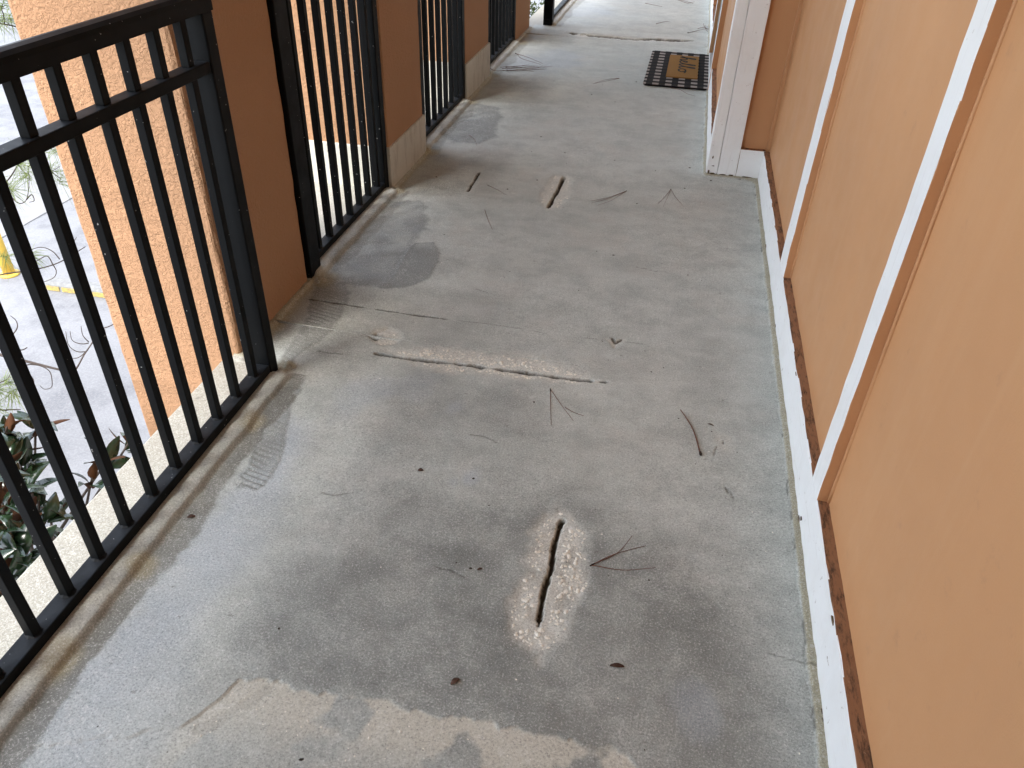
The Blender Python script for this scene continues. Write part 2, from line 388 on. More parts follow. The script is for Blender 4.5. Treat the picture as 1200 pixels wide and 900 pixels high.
    # pale blue-grey wash next to the railing, ragged outline; bluish daylight painted into its colour
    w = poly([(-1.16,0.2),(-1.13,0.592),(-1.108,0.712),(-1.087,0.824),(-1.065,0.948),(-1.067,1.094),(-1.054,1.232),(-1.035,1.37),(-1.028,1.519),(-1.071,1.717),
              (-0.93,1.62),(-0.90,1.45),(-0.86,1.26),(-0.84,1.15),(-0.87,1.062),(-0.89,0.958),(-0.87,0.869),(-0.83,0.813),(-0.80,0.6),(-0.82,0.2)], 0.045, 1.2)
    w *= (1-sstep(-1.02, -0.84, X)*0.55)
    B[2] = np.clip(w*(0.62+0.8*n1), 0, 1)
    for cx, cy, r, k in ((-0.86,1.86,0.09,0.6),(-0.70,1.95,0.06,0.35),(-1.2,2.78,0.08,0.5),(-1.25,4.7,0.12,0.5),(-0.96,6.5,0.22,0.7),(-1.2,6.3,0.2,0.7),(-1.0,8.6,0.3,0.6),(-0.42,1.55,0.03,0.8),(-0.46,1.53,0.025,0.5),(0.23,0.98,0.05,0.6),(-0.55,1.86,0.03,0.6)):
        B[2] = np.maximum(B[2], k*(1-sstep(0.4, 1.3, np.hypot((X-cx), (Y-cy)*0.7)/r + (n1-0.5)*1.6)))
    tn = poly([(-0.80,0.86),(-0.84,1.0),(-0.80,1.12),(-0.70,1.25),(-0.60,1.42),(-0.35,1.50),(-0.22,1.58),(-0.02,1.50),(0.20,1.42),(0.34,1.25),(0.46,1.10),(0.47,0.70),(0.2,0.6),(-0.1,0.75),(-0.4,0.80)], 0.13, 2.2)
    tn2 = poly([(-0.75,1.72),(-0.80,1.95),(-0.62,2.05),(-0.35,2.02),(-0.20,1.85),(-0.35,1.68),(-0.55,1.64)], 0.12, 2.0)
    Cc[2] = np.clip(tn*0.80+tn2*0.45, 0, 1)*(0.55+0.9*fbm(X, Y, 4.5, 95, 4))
    # bottom: the top coat has come off and an older pale screed shows
    edge = np.interp(X, [-1.2,-0.80,-0.752,-0.738,-0.668,-0.603,-0.549,-0.437,-0.371,-0.324,-0.216,-0.143,-0.072,0.032,0.094,0.137,0.2,0.53],
                        [0.55,0.70,0.785,0.823,0.842,0.830,0.838,0.844,0.844,0.843,0.850,0.848,0.851,0.855,0.848,0.80,0.72,0.65]) + (n2-0.5)*0.022 + (n1-0.5)*0.02
    off = 1-sstep(-0.004, 0.004, Y-edge)
    near = (1-sstep(0.05, 0.15, edge-Y))*0.8+0.2
    Z -= 0.0035*off
    Cc[1] = off*near*sstep(0.475, 0.555, fbm(X, Y, 8, 90, 4)+0.13*near)*sstep(-0.85, -0.72, X)*(1-sstep(0.08, 0.2, X))
    # dirt band along the foot of the railing lip; soft pillar shade painted brown on the floor
    def rail_front(yy): 
        r = np.full(yy.shape, -9.0, np.float32)
        for (a, b, fx, _, _) in RAILS: r = np.where((yy >= a) & (yy <= b), fx, r)
        return r
    rf = rail_front(ys)[:, None]*np.ones_like(X)
    d = X-rf; has = rf > -5
    endk = np.ones(len(ys), np.float32)
    for (a, b, fx, _, _) in RAILS: 
        m = (ys >= a) & (ys <= b); endk[m] = sstep(0, 0.05, np.minimum(ys[m]-a, b-ys[m]))
    endk = endk[:, None]
    lipw = 0.046 + (n1-0.5)*0.02
    lip = np.where(has, np.sqrt(np.clip(1-np.clip((d-0.012)/lipw, 0, 1)**2, 0, 1))*sstep(-0.075, -0.045, d), 0)*endk
    lip = np.where(d > 0.012+lipw*0.8, lip*0.75*(1-sstep(0.8, 1.0, (d-0.012)/lipw)), lip)
    Z += lip*(0.0270+0.004*(n1-0.5))
    d1 = 1-sstep(0.90, 1.02, d/(0.115+(fbm(X, Y, 3.5, 33, 3)-0.5)*0.11+(n2-0.5)*0.02))
    B[1] = np.where(has & (d > -0.02), d1*(0.78+0.5*(n1-0.5))*sstep(0.034, 0.066, d), 0)
    B[1] *= np.where(Y < 2.2, 1.0, 0.55)
    creamtop = np.where(has, 1-sstep(0.010, 0.045, d+(n1-0.5)*0.03), 0)*endk
    creamtop *= np.where(d > -0.004, 0.25+0.6*sstep(0.35, 0.6, n1), 1.0)
    B[0] = np.clip(creamtop, 0, 1)
    B[0] = np.maximum(B[0], (X < -1.245)*np.where(Y < 1.95, 1.0, 0.0))
    B[0] = np.maximum(B[0], (X < -1.40)*np.where(Y > 2.5, 0.9, 0.0))
    Z = np.where((X < -1.225) & (Y < 1.95), -0.006+(n1-0.5)*0.004, Z)
    for (y0, y1, px) in PILLARS:
        m = (Y > y0-0.25) & (Y < y1+0.25)
        yy = np.clip((Y-(y0+y1)/2)/((y1-y0)/2), -1.6, 1.6)
        q = (1-sstep(0.25, 1.1, (X-px)/(0.55+0.2*(n1-0.5))))*(1-sstep(0.7, 1.25, np.abs(yy)+(n1-0.5)*0.6))
        B[1] = np.maximum(B[1], m*q*0.50*(0.4+1.0*fbm(X, Y, 5, 40, 3)))  # soft shade beside each pillar, painted through the dirt mask
        dd = np.maximum(X-px, 0); on = (Y > y0-0.02) & (Y < y1+0.02) & (X > px-0.02)
        bead = (1-sstep(0.4, 1.0, dd/(0.030+(n1-0.5)*0.02)))*on
        Z += bead*0.010*(0.7+0.6*n2); Cc[0] = np.maximum(Cc[0], (1-sstep(0.5, 1.2, dd/(0.055+(n1-0.5)*0.06)))*on*0.85)
    # rusty drips at the ends of the rails
    for cx, cy, r in ((-1.165,1.93,0.05),(-1.28,2.55,0.05),(-1.30,3.50,0.05),(-1.31,4.10,0.05),(-1.335,5.10,0.06),(-1.37,5.80,0.06),(-1.38,6.92,0.07),(-1.12,1.05,0.035),(-1.135,0.78,0.05),(-1.12,1.62,0.04)):
        k = (1-sstep(0.35, 1.2, np.hypot(X-cx, (Y-cy)*0.8)/r+(n1-0.5)*1.2)); Cc[0] = np.maximum(Cc[0], 0.75*k)
    for cx, cy, h, r in ((-1.150,1.945,0.016,0.022),(-1.16,1.90,0.012,0.02),(-1.30,2.535,0.014,0.03),(-1.325,4.09,0.018,0.025),(-1.30,3.505,0.014,0.028)):
        Z += h*(1-sstep(0.3, 1.0, np.hypot(X-cx, Y-cy)/r + (n2-0.5)*0.5))
    # sealant bead along the wall
    wx = np.where(Y < JOG_Y, WALL_X, JOG_X)
    dw = np.where(Y < JOG_Y, wx-X, np.where(X < JOG_X, JOG_X-X, 0.0))
    dy = np.where((X > JOG_X-0.01) & (Y < JOG_Y), JOG_Y-Y, 9.0)
    corner = np.where((X > JOG_X) & (Y < JOG_Y), np.hypot(np.clip(0.10-(WALL_X-X),0,1), np.clip(0.10-(JOG_Y-Y),0,1)), 0)
    dw = np.minimum(np.minimum(dw, dy), np.where(corner > 0.085, 0.0, 9.0))
    bw = 0.0165+(n1-0.5)*0.018+(n2-0.5)*0.008
    bead = 1-sstep(0.75, 1.05, dw/bw)
    Z += bead*(0.006+0.004*n2); Cc[0] = np.maximum(Cc[0], bead*0.92); A[2] = np.maximum(A[2], 0.7*(1-sstep(0.0, 0.6, np.abs(dw-bw*1.1)/0.006))*sstep(0.62, 0.75, fbm(X, Y, 18, 60, 2)))
    # spalls and cracks
    hA = poly([(-0.150,1.483),(-0.060,1.425),(-0.047,1.324),(-0.053,1.213),(-0.067,1.098),(-0.112,1.019),(-0.181,1.071),(-0.212,1.150),(-0.199,1.259),(-0.216,1.403)], 0.026, 0.9)
    hB = poly([(-0.858,2.122),(-0.736,2.172),(-0.551,2.190),(-0.372,2.205),(-0.188,2.170),(-0.094,2.116),(-0.230,2.072),(-0.401,2.055),(-0.520,2.060),(-0.694,2.050),(-0.794,2.072)], 0.030, 1.2)
    hC = poly([(-0.961,2.189),(-0.954,2.239),(-0.915,2.267),(-0.866,2.249),(-0.836,2.209),(-0.855,2.164),(-0.905,2.151)], 0.014, 0.3)
    hF = poly([(-0.577,3.944),(-0.485,3.945),(-0.462,3.732),(-0.485,3.523),(-0.540,3.475),(-0.597,3.556),(-0.603,3.680),(-0.579,3.818)], 0.020, 0.8)
    hE = poly([(-0.125,2.385),(-0.085,2.34),(-0.06,2.40),(-0.085,2.378)], 0.012, 0.5)
    hI = poly([(0.275,1.93),(0.315,1.92),(0.318,1.85),(0.28,1.85)], 0.014, 0.8)*0.5
    hG = poly([(-0.98,3.64),(-0.94,3.70),(-0.945,3.60),(-0.975,3.57)], 0.012, 0.5)*0.5
    hH = poly([(-1.04,7.40),(-0.9,7.50),(-0.4,7.47),(0.0,7.50),(0.0,7.44),(-0.4,7.36),(-0.9,7.37)], 0.03, 1.0)
    Z += 0.0012*hA*(1-hA)*4*sstep(0.5,0.7,n1)
    for hm, dp in ((hA,0.0035),(hB,0.004),(hC,0.006),(hF,0.005),(hE,0.005),(hI,0.003),(hG,0.003),(hH,0.006)):
        Z -= dp*hm*(0.4+1.2*fbm(X, Y, 34, 77, 3)); 
        A[1] = np.clip(np.maximum(A[1], hm*(0.45+0.85*fbm(X, Y, 26, 78, 3))), 0, 1)
    crack([(-0.135,1.462),(-0.139,1.447),(-0.141,1.360),(-0.136,1.287),(-0.142,1.206),(-0.139,1.110)], 0.0066, 0.014, 0.05)
    sA = region([(-0.14,1.46),(-0.14,1.1)], 0.1); dA, tA = pl_dist(X[sA], Y[sA], [(-0.139,1.455),(-0.141,1.360),(-0.136,1.287),(-0.142,1.206),(-0.139,1.112)])
    Cc[0][sA] = np.maximum(Cc[0][sA], (1-sstep(0.4, 1.0, dA/(0.014+0.02*(n2[sA]-0.4))))*0.8*(n1[sA] > 0.42))
    crack([(-0.909,2.093),(-0.852,2.091),(-0.654,2.099),(-0.495,2.107)], 0.0095, 0.018, 0.06, 0.22, 1, 1)
    crack([(-0.490,2.107),(-0.326,2.110),(-0.181,2.114),(-0.13,2.117)], 0.0095, 0.018, 0.07, 0.22, 1, 2)
    crack([(-0.115,2.118),(-0.072,2.121)], 0.007, 0.008, 0.2, 0.35, 0.9, 3)
    crack([(-1.292,2.382),(-1.126,2.379),(-1.005,2.377),(-0.868,2.374),(-0.711,2.376)], 0.0050, 0.005, 0.03, 0.36, 0.85, 4)
    crack([(-0.700,2.376),(-0.538,2.378),(-0.441,2.378),(-0.278,2.360),(-0.124,2.382),(0.030,2.386)], 0.0030, 0.001, 0.05, 0.50, 0.30, 5)
    crack([(-0.527,3.946),(-0.526,3.773),(-0.533,3.631),(-0.533,3.509)], 0.0090, 0.022, 0.04, 0, 1, 6)
    crack([(-0.971,3.883),(-0.968,3.743),(-0.964,3.589)], 0.0065, 0.012, 0.08, 0, 1, 7)
    crack([(-1.035,7.439),(-0.855,7.429),(-0.662,7.424),(-0.430,7.397),(-0.246,7.462),(0.090,7.508)], 0.030, 0.016, 0.03, 0.36, 0.95, 8)
    crack([(-0.955,2.205),(-0.92,2.198)], 0.020, 0.018, 0.15, 0, 1, 9)
    crack([(-0.105,2.40),(-0.088,2.37),(-0.066,2.402)], 0.0055, 0.005, 0.1, 0.40, 0.75, 10)
    crack([(0.290,1.90),(0.293,1.87)], 0.005, 0.005, 0.2, 0.35, 0.6, 11); crack([(0.272,1.90),(0.268,1.86),(0.262,1.82)], 0.0026, 0.002, 0.1, 0.3, 0.5, 12)
    crack([(0.296,1.70),(0.305,1.67),(0.292,1.64)], 0.004, 0.003, 0.2, 0.38, 0.5, 13); crack([(0.31,1.68),(0.318,1.65)], 0.003, 0.003, 0.2, 0.35, 0.4, 14)
    crack([(-0.66,0.83),(-0.69,0.79),(-0.73,0.735),(-0.77,0.70)], 0.014, 0.0008, 0.1, 0.2, 0.14, 16)
    crack([(-1.1,2.06),(-1.07,2.055),(-1.0,2.06)], 0.003, 0.002, 0.1, 0.3, 0.5, 17)
    for k in range(7):
        x0 = rnd.uniform(-0.9, 0.4); y0 = rnd.uniform(0.9, 6.5); L = rnd.uniform(0.04, 0.16)
        a = rnd.uniform(-0.25, 0.25)
        crack([(x0, y0), (x0+L*0.5, y0+rnd.uniform(-0.01,0.01)), (x0+L, y0+a*L)], 0.0028, 0.0015, 0.2, 0.45, 0.4, 100+k)
    # skirt at the outer edge
    nr = len(ys)
    P = np.stack([X, Y, Z], -1)
    sk = P[:, :1].copy(); sk[:, :, 2] = -0.22
    P = np.concatenate([sk, P], 1)
    def ext(m): return np.concatenate([m[..., :1], m], -1)
    A2, B2, C2 = ext(A), ext(B), ext(Cc); nc = nx+1
    idx = np.arange(nr*nc).reshape(nr, nc)
    q = np.stack([idx[:-1,:-1], idx[:-1,1:], idx[1:,1:], idx[1:,:-1]], -1).reshape(-1, 4)
    me = bpy.data.meshes.new('walkway_floor'); nv = nr*nc; nf = len(q)
    me.vertices.add(nv); me.vertices.foreach_set('co', P.reshape(-1).astype(np.float32))
    me.loops.add(nf*4); me.loops.foreach_set('vertex_index', q.reshape(-1).astype(np.int32))
    me.polygons.add(nf); me.polygons.foreach_set('loop_start', np.arange(0, nf*4, 4, dtype=np.int32))
    me.polygons.foreach_set('use_smooth', np.ones(nf, bool))
    me.update(calc_edges=True)
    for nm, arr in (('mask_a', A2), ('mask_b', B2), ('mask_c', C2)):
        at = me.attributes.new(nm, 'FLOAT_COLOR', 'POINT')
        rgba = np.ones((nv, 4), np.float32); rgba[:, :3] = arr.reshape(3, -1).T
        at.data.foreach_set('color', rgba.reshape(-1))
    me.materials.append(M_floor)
    o = mesh_obj('walkway_floor', me); tag(o, 'worn grey concrete walkway floor with cracks, spalls and trowelled repair patches', None, None, 'structure')
    near_crack = A[2] > 0.15
    for sh in (1, 1, 2):
        near_crack = near_crack | np.roll(near_crack, sh, 0) | np.roll(near_crack, -sh, 0) | np.roll(near_crack, sh, 1) | np.roll(near_crack, -sh, 1)
    return o, (X, Y, Z, A[1]*(~near_crack), Cc[1], ys)
floor, FD = build_floor()
def floor_z(x, y):
    X, Y, Z, _, _, ys = FD
    j = int(np.clip(np.searchsorted(ys, y), 0, len(ys)-1)); row = X[j]; i = int(np.clip(np.searchsorted(row, x), 0, len(row)-1))
    return float(Z[j, i])

def build_aggregate():
    X, Y, Z, S, PL, ys = FD
    verts, faces = [], []; r = random.Random(3)
    cand = np.argwhere((S > 0.62) & (Y < 7.6)); cand2 = np.argwhere((PL > 0.3) & (Y > 0.55)); cand3 = np.argwhere((Y > 0.6) & (Y < 3.0) & (X > -1.0) & (X < 0.45))
    ico = [(0,0,1),(0.9,0,0.45),(0.28,0.85,0.45),(-0.72,0.53,0.45),(-0.72,-0.53,0.45),(0.28,-0.85,0.45),(0.95,0.3,-0.3),(0,1,-0.3),(-1,0.2,-0.3),(-0.4,-0.95,-0.3),(0.6,-0.8,-0.3)]
    icf = [(0,1,2),(0,2,3),(0,3,4),(0,4,5),(0,5,1),(1,6,2),(2,6,7),(2,7,3),(3,7,8),(3,8,4),(4,8,9),(4,9,5),(5,9,10),(5,10,1),(1,10,6)]
    def put(j, i, s):
        x, y, z = X[j,i], Y[j,i], Z[j,i]; a = r.uniform(0, 6.28); el = r.uniform(0.45, 1.0); base = len(verts); hz = s*r.uniform(0.25, 0.5)
        for (px, py, pz) in ico:
            px *= r.uniform(0.8, 1.2); py *= el*r.uniform(0.8, 1.2)
            verts.append((x+s*(px*math.cos(a)-py*math.sin(a)), y+s*(px*math.sin(a)+py*math.cos(a)), z+hz*pz*0.9+hz*0.1))
        faces.extend([tuple(base+q for q in f) for f in icf])
    for _ in range(640):
        j, i = cand[r.randrange(len(cand))]; put(j, i, min(0.0085, 0.0018+abs(r.gauss(0, 0.0026)))*(1.0 if Y[j,i] < 4.2 else 2.2))
    for _ in range(70):
        if len(cand2): j, i = cand2[r.randrange(len(cand2))]; put(j, i, 0.0012+abs(r.gauss(0, 0.0010)))
    for _ in range(80):
        j, i = cand3[r.randrange(len(cand3))]; put(j, i, 0.0008+abs(r.gauss(0, 0.0010)))
    m = mat_simple('shell_aggregate', (0.72,0.68,0.57), (0.92,0.90,0.82), 160, 0.7, 0.2, 0.001)
    o = data_obj('exposed_aggregate', verts, faces, m, floor, smooth=False); tag(o, 'pale shell and pebble bits showing in the spalls', kind='stuff')
    verts, faces = [], []
    for (x, y) in [(-0.559,0.997),(-0.088,1.096),(-0.373,1.246),(-0.656,3.845),(-0.371,4.164),(-0.780,3.676),(-1.173,3.734),(-0.464,6.218),(-0.312,5.962),(-0.539,5.793),(-0.585,5.526),(-1.183,4.796),(0.255,1.987),(0.255,1.935),(0.207,1.769),(-0.309,1.945),(0.125,0.864),(0.018,2.337),(0.114,2.414),(-0.371,2.605),(-0.056,1.512)] + [(r.uniform(-1.1,0.42), 0.6+5.0*r.random()**1.8) for _ in range(60)]:
        s = min(0.006, 0.0012+abs(r.gauss(0, 0.0016))) if y < 3 else r.uniform(0.003, 0.007)
        if x > JOG_X-0.05 and y > JOG_Y-0.05: continue
        j = int(np.searchsorted(ys, y)); i = int(np.clip(np.searchsorted(X[j], x), 0, X.shape[1]-1)); put(j, i, s)
    m = mat_simple('dark_dirt', (0.02,0.016,0.012), (0.07,0.05,0.035), 90, 0.9, 0.2, 0.001)
    o = data_obj('dirt_specks', verts, faces, m, floor, smooth=False); tag(o, 'small dark specks of dirt scattered over the concrete', kind='stuff')
build_aggregate()

# ------------------------------------------------------------------ ceiling over the walkway, slab below, ground outside
def strip_box(name, b, m, label, kind='structure', bevel=0.004):
    o = box_obj(name, b, m, None, bevel); tag(o, label, None, None, kind); return o
strip_box('ceiling', (-1.95, 0.80, -7.0, 14.0, 2.72, 2.95), M_ceiling, 'plain pale soffit over the covered walkway')
strip_box('light_block_wall', (-1.40, 0.80, -2.2, -0.66, -0.2, 2.72), M_stucco, 'unseen orange stucco wall added behind the camera to block light')  # unseen wall, added to keep light off the trim sides facing the camera
strip_box('floor_slab', (-1.375, 0.80, -7.0, 14.0, -0.25, -0.06), M_plinth, 'concrete slab edge carrying the walkway')

def mat_lot():
    s = NT('pale_parking_concrete')
    big = s.noise(0.35, 6, 0.65); fine = s.noise(45, 4, 0.7); mid = s.noise(2.5, 6, 0.7)
    c = s.mix(s.ramp(big, [(0.35, 0.0), (0.65, 1.0)]), (0.172,0.173,0.176), (0.22,0.221,0.224))
    c = s.mix(s.ramp(mid, [(0.45, 0.0), (0.66, 0.8)]), c, (0.125,0.126,0.132))
    c = s.mix(s.ramp(fine, [(0.45, 0.0), (0.7, 0.4)]), c, (0.30,0.30,0.30))
    s.bump(fine, 0.4, 0.01); return s.set(c, 0.9, 0.2)
M_lot = mat_lot()
bm = bmesh.new()
bmesh.ops.create_grid(bm, x_segments=8, y_segments=8, size=250)
for v in bm.verts: v.co.z = -3.02
g = bm_done('ground', bm, mat_simple('dry_grass_ground', (0.07,0.09,0.035), (0.15,0.14,0.07), 3, 0.95, 0.5, 0.03)); tag(g, 'grassy ground around the parking lot', None, None, 'structure')
lot = box_obj('parking_lot', (-26, 6, -20, 45, -3.2, -3.0), M_lot, None, 0); tag(lot, 'pale worn concrete parking lot below the walkway', None, None, 'structure')
bm = bmesh.new()
for k in range(14):      # sidewalk slabs beyond the bollard, each with its joint
    y0 = -8 + k*2.0
    add_box(bm, -10.4, -8.30, y0+0.008, y0+1.992, -3.05, -2.985, bevel=0.008)
sw = bm_done('sidewalk', bm, mat_simple('sidewalk_concrete', (0.20,0.197,0.193), (0.25,0.247,0.243), 2.0, 0.9, 0.3, 0.004)); tag(sw, 'jointed pale concrete strip across the parking lot', None, None, 'structure')

# ------------------------------------------------------------------ pillars
pl_labels = ['nearest orange stucco pillar, standing directly on the floor without a white plinth',
             'orange stucco pillar with cream plinth, second along the walkway from the camera',
             'orange stucco pillar with cream plinth, third along the walkway, level with the doormat',
             'farthest orange stucco pillar, stained at its foot and without a plinth']
OUT = -1.815
for i, (y0, y1, px) in enumerate(PILLARS):
    p = empty('stucco_pillar', (px-0.2, (y0+y1)/2, 0)); tag(p, pl_labels[i], 'pillar', 'orange pillars along the walkway')
    inv = Matrix.Translation(-p.location)
    def put(o):
        o.data.transform(inv); o.parent = p
    bm = bmesh.new(); add_box(bm, OUT, px, y0, y1, -3.0, 2.72, bevel=0.012, seg=3)
    # gently uneven arrises
    for zc in [k*0.06-0.3 for k in range(34)]:
        bmesh.ops.bisect_plane(bm, geom=bm.verts[:]+bm.edges[:]+bm.faces[:], plane_co=(0,0,zc), plane_no=(0,0,1))
    r = random.Random(20+i)
    for v in bm.verts:
        if -1 < v.co.z < 2: v.co.x += r.gauss(0, 0.0010); v.co.y += r.gauss(0, 0.0010)
    put(bm_done('shaft', bm, M_stucco))
    if i in (1, 2):
        hz = 0.212 if i == 1 else 0.235
        put(box_obj('plinth', (OUT-0.012, px+0.012, y0-0.012, y1+0.012, -0.05, hz), M_plinth, None, 0.006))
    elif i == 3:
        pass

# ------------------------------------------------------------------ railings
def bevel_bar(name, b, parent, bev=0.003): return box_obj(name, b, M_black, parent, bev, 2)
bal_meshes = {}
def railing(i, y0, y1, fx, pitch, last, label):
    t = empty('metal_railing', (fx-0.02, y1, 0.03)); tag(t, label, 'railing', 'black railings between the pillars')
    inv = Matrix.Translation(-t.location)
    def put(o): o.data.transform(inv); o.parent = t; return o
    cx = fx-0.0235; dz = 0.0 if i == 0 else 0.04
    put(bevel_bar('bottom_rail', (fx-0.046, fx, y0+0.001, y1-0.050, 0.026, 0.055), None))
    put(bevel_bar('middle_rail', (fx-0.044, fx-0.002, y0+0.001, y1-0.050, 0.967+dz, 0.996+dz), None))
    # rounded handrail
    prof = [(a, z+dz) for a, z in ((-0.035,1.108),(0.028,1.108),(0.028,1.136),(0.024,1.146),(0.014,1.1525),(-0.002,1.155),(-0.018,1.1525),(-0.030,1.146),(-0.035,1.136))]
    n = len(prof); vv = [(cx+a, y0+0.001, z) for a, z in prof] + [(cx+a, y1-0.0005, z) for a, z in prof]
    ff = [tuple(range(n)), tuple(range(2*n-1, n-1, -1))] + [(k, n+k, n+(k+1)%n, (k+1)%n) for k in range(n)]
    put(data_obj('handrail', vv, ff, M_black, None, smooth=False))
    put(bevel_bar('post', (cx-0.036-0.3*dz, fx+0.002, y1-0.050-0.2*dz, y1-0.002, 0.004, 1.108+dz), None, 0.004))
    if i > 0: put(bevel_bar('post', (cx-0.036, fx+0.026, y0+0.006, y0+0.098, 0.004, 1.108+dz), None, 0.004))
    w = 0.0236 if i == 0 else 0.0262; dz = 0.0 if i == 0 else 0.04
    key = 'bal%d' % (i > 0)
    if key not in bal_meshes:
        bm = bmesh.new(); add_box(bm, -w/2, w/2, -w, 0, 0, 0.912+dz, bevel=0.0018, seg=2)
        me = bpy.data.meshes.new('baluster'); bm.normal_update(); bm.to_mesh(me); bm.free(); me.materials.append(M_black); bal_meshes[key] = me
        bm = bmesh.new(); add_box(bm, -w/2, w/2, -w, 0, 0, 0.112, bevel=0.0018, seg=2)
        me = bpy.data.meshes.new('upper_baluster'); bm.normal_update(); bm.to_mesh(me); bm.free(); me.materials.append(M_black); bal_meshes['top'+key] = me
        bm = bmesh.new()                                     # weld collar
        bmesh.ops.create_cone(bm, cap_ends=True, segments=8, radius1=0.0195, radius2=0.013, depth=0.005)
        me = bpy.data.meshes.new('weld_collar'); bm.to_mesh(me); bm.free(); me.materials.append(M_black); bal_meshes['weld'] = me
    y = last
    while y > y0+0.06:
        o = mesh_obj('baluster', bal_meshes[key], t); o.location = (cx-t.location.x, y+w-t.location.y, 0.055-t.location.z)
        s = mesh_obj('weld_collar', bal_meshes['weld'], o); s.location = (0, -w/2, 0.0022)
        o = mesh_obj('upper_baluster', bal_meshes['top'+key], t); o.location = (cx-t.location.x, y+w-t.location.y, 0.996+dz-t.location.z)
        y -= pitch
    return t
rl = ['nearest black metal railing, its handrail in view, ending at the first orange pillar',
      'black metal railing between the first and second orange pillars',
      'black metal railing between the second and third orange pillars, both with cream plinths',
      'black metal railing between the third and fourth orange pillars',
      'farthest black metal railing, beyond the last orange pillar']
for i, a in enumerate(RAILS): railing(i, *a, rl[i])

# ------------------------------------------------------------------ building wall with trim and door
wall = empty('building_wall', (0.52, 1.5, 0)); tag(wall, 'orange painted building wall with white battens, baseboard and corner boards', 'wall')
invw = Matrix.Translation(-wall.location)
def wput(o, parent=None):
    o.data.transform(invw); o.parent = parent or wall; return o
PANX = 0.517
battens = [(-4.80,-4.70),(-3.52,-3.42),(-2.24,-2.14),(-0.98,-0.88),(0.27,0.362),(1.522,1.612),(2.738,2.880)]
edges = [-7.0] + [v for b in battens for v in b] + [JOG_Y+0.03]
panels = [(edges[k], edges[k+1]) for k in range(0, len(edges), 2)]
for k, (a, b) in enumerate(panels):
    bm = bmesh.new(); add_box(bm, PANX, PANX+0.10, a-0.02, b+0.02-(0.001*(k%2)), 0.10, 2.72, bevel=0)
    wput(bm_done('wall_panel', bm, M_panel))
    # thin quarter-round of paint-filled caulk in the corners against the battens
for k, (a, b) in enumerate(battens):
    wput(rough_board('batten', (WALL_X, PANX+0.004, a, b, 0.153, 2.719), [M_white_v, M_panel], None, 0.06, 0.0009, 0.002, 40+k, (-1,0,0)))
    # caulk line where the batten side meets the panel
    v, f = [], []
    pts = [(PANX-0.001+0.0008*math.sin(z*7+k), a-0.0045+0.0014*math.sin(z*9+k*2), z) for z in [0.16+j*0.05 for j in range(51)]]
    tube_data(pts, 0.0055, 5, v, f); wput(data_obj('caulk_line', v, f, M_panel))
wput(rough_board('baseboard', (WALL_X, PANX+0.004, -6.9, JOG_Y+0.001, 0.003, 0.155), [M_white_h, M_ledge], None, 0.05, 0.0011, 0.003, 90, (-1,0,0)))
# the return where the wall steps out
wput(rough_board('corner_board', (JOG_X, 0.2705, JOG_Y, JOG_Y+0.045, 0.012, 2.719), [M_white_c, M_white_c], None, 0.08, 0.0009, 0.003, 101))
wput(rough_board('corner_board', (0.2725, 0.369, JOG_Y-0.001, JOG_Y+0.045, 0.010, 2.718), [M_white_c, M_white_c], None, 0.08, 0.0008, 0.003, 102))
wput(rough_board('baseboard', (0.370, WALL_X+0.012, JOG_Y+0.0005, JOG_Y+0.045, 0.010, 0.156), [M_white_c, M_ledge], None, 0.03, 0.0008, 0.002, 103, (0,-1,0)))
bm = bmesh.new(); add_box(bm, 0.365, PANX+0.005, JOG_Y+0.036, JOG_Y+0.12, 0.10, 2.72); wput(bm_done('wall_panel', bm, M_panel))
bm = bmesh.new(); add_box(bm, PANX-0.016, PANX+0.006, JOG_Y+0.014, JOG_Y+0.04, 0.158, 2.72, bevel=0.004); wput(bm_done('corner_bead', bm, M_panel))
M_rot = mat_simple('rotten_wood', (0.05,0.032,0.018), (0.20,0.14,0.08), 60, 0.95, 0.6)
def chip(name, cx, cy, cz, a, b, axis, seed):
    r = random.Random(seed); n = 9; vv, ff = [], []
    for lay in (0, 1):
        for k in range(n):
            t = 2*math.pi*k/n; q = r.uniform(0.6, 1.15) if lay == 0 else 1
            u, w = math.cos(t)*a*q, math.sin(t)*b*q
            if lay: u, w = vv[k][3]*0.9, vv[k][4]*0.9
            dpt = -0.0008 if lay == 0 else 0.003
            p = (cx+dpt, cy+u, cz+w) if axis == 'x' else (cx+u, cy+dpt, cz+w)
            vv.append((*p, u, w))
    P = [q[:3] for q in vv]; ff = [tuple(range(n)), tuple(range(2*n-1, n-1, -1))]+[(k, (k+1)%n, n+(k+1)%n, n+k) for k in range(n)]
    wput(data_obj(name, P, ff, M_rot, None, smooth=False))
for k, (cy, cz, a, b) in enumerate(((1.585,0.028,0.008,0.007),(1.60,0.012,0.012,0.006),(2.62,0.010,0.016,0.004),(1.02,0.006,0.02,0.004),(3.32,0.012,0.02,0.005),(2.10,0.148,0.012,0.003),(1.16,0.147,0.015,0.0035))):
    chip('paint_chip', WALL_X-0.0012, cy, cz, a, b, 'x', 300+k)
for k, (cx, cz, a, b) in enumerate(((0.225,0.022,0.006,0.012),(0.25,0.014,0.014,0.004),(0.30,0.013,0.018,0.004),(0.345,0.014,0.014,0.005),(0.235,0.10,0.004,0.009),(0.43,0.012,0.03,0.003),(0.245,0.055,0.009,0.002))):
    chip('paint_chip', cx, JOG_Y-0.0018, cz, a, b, 'y', 320+k)
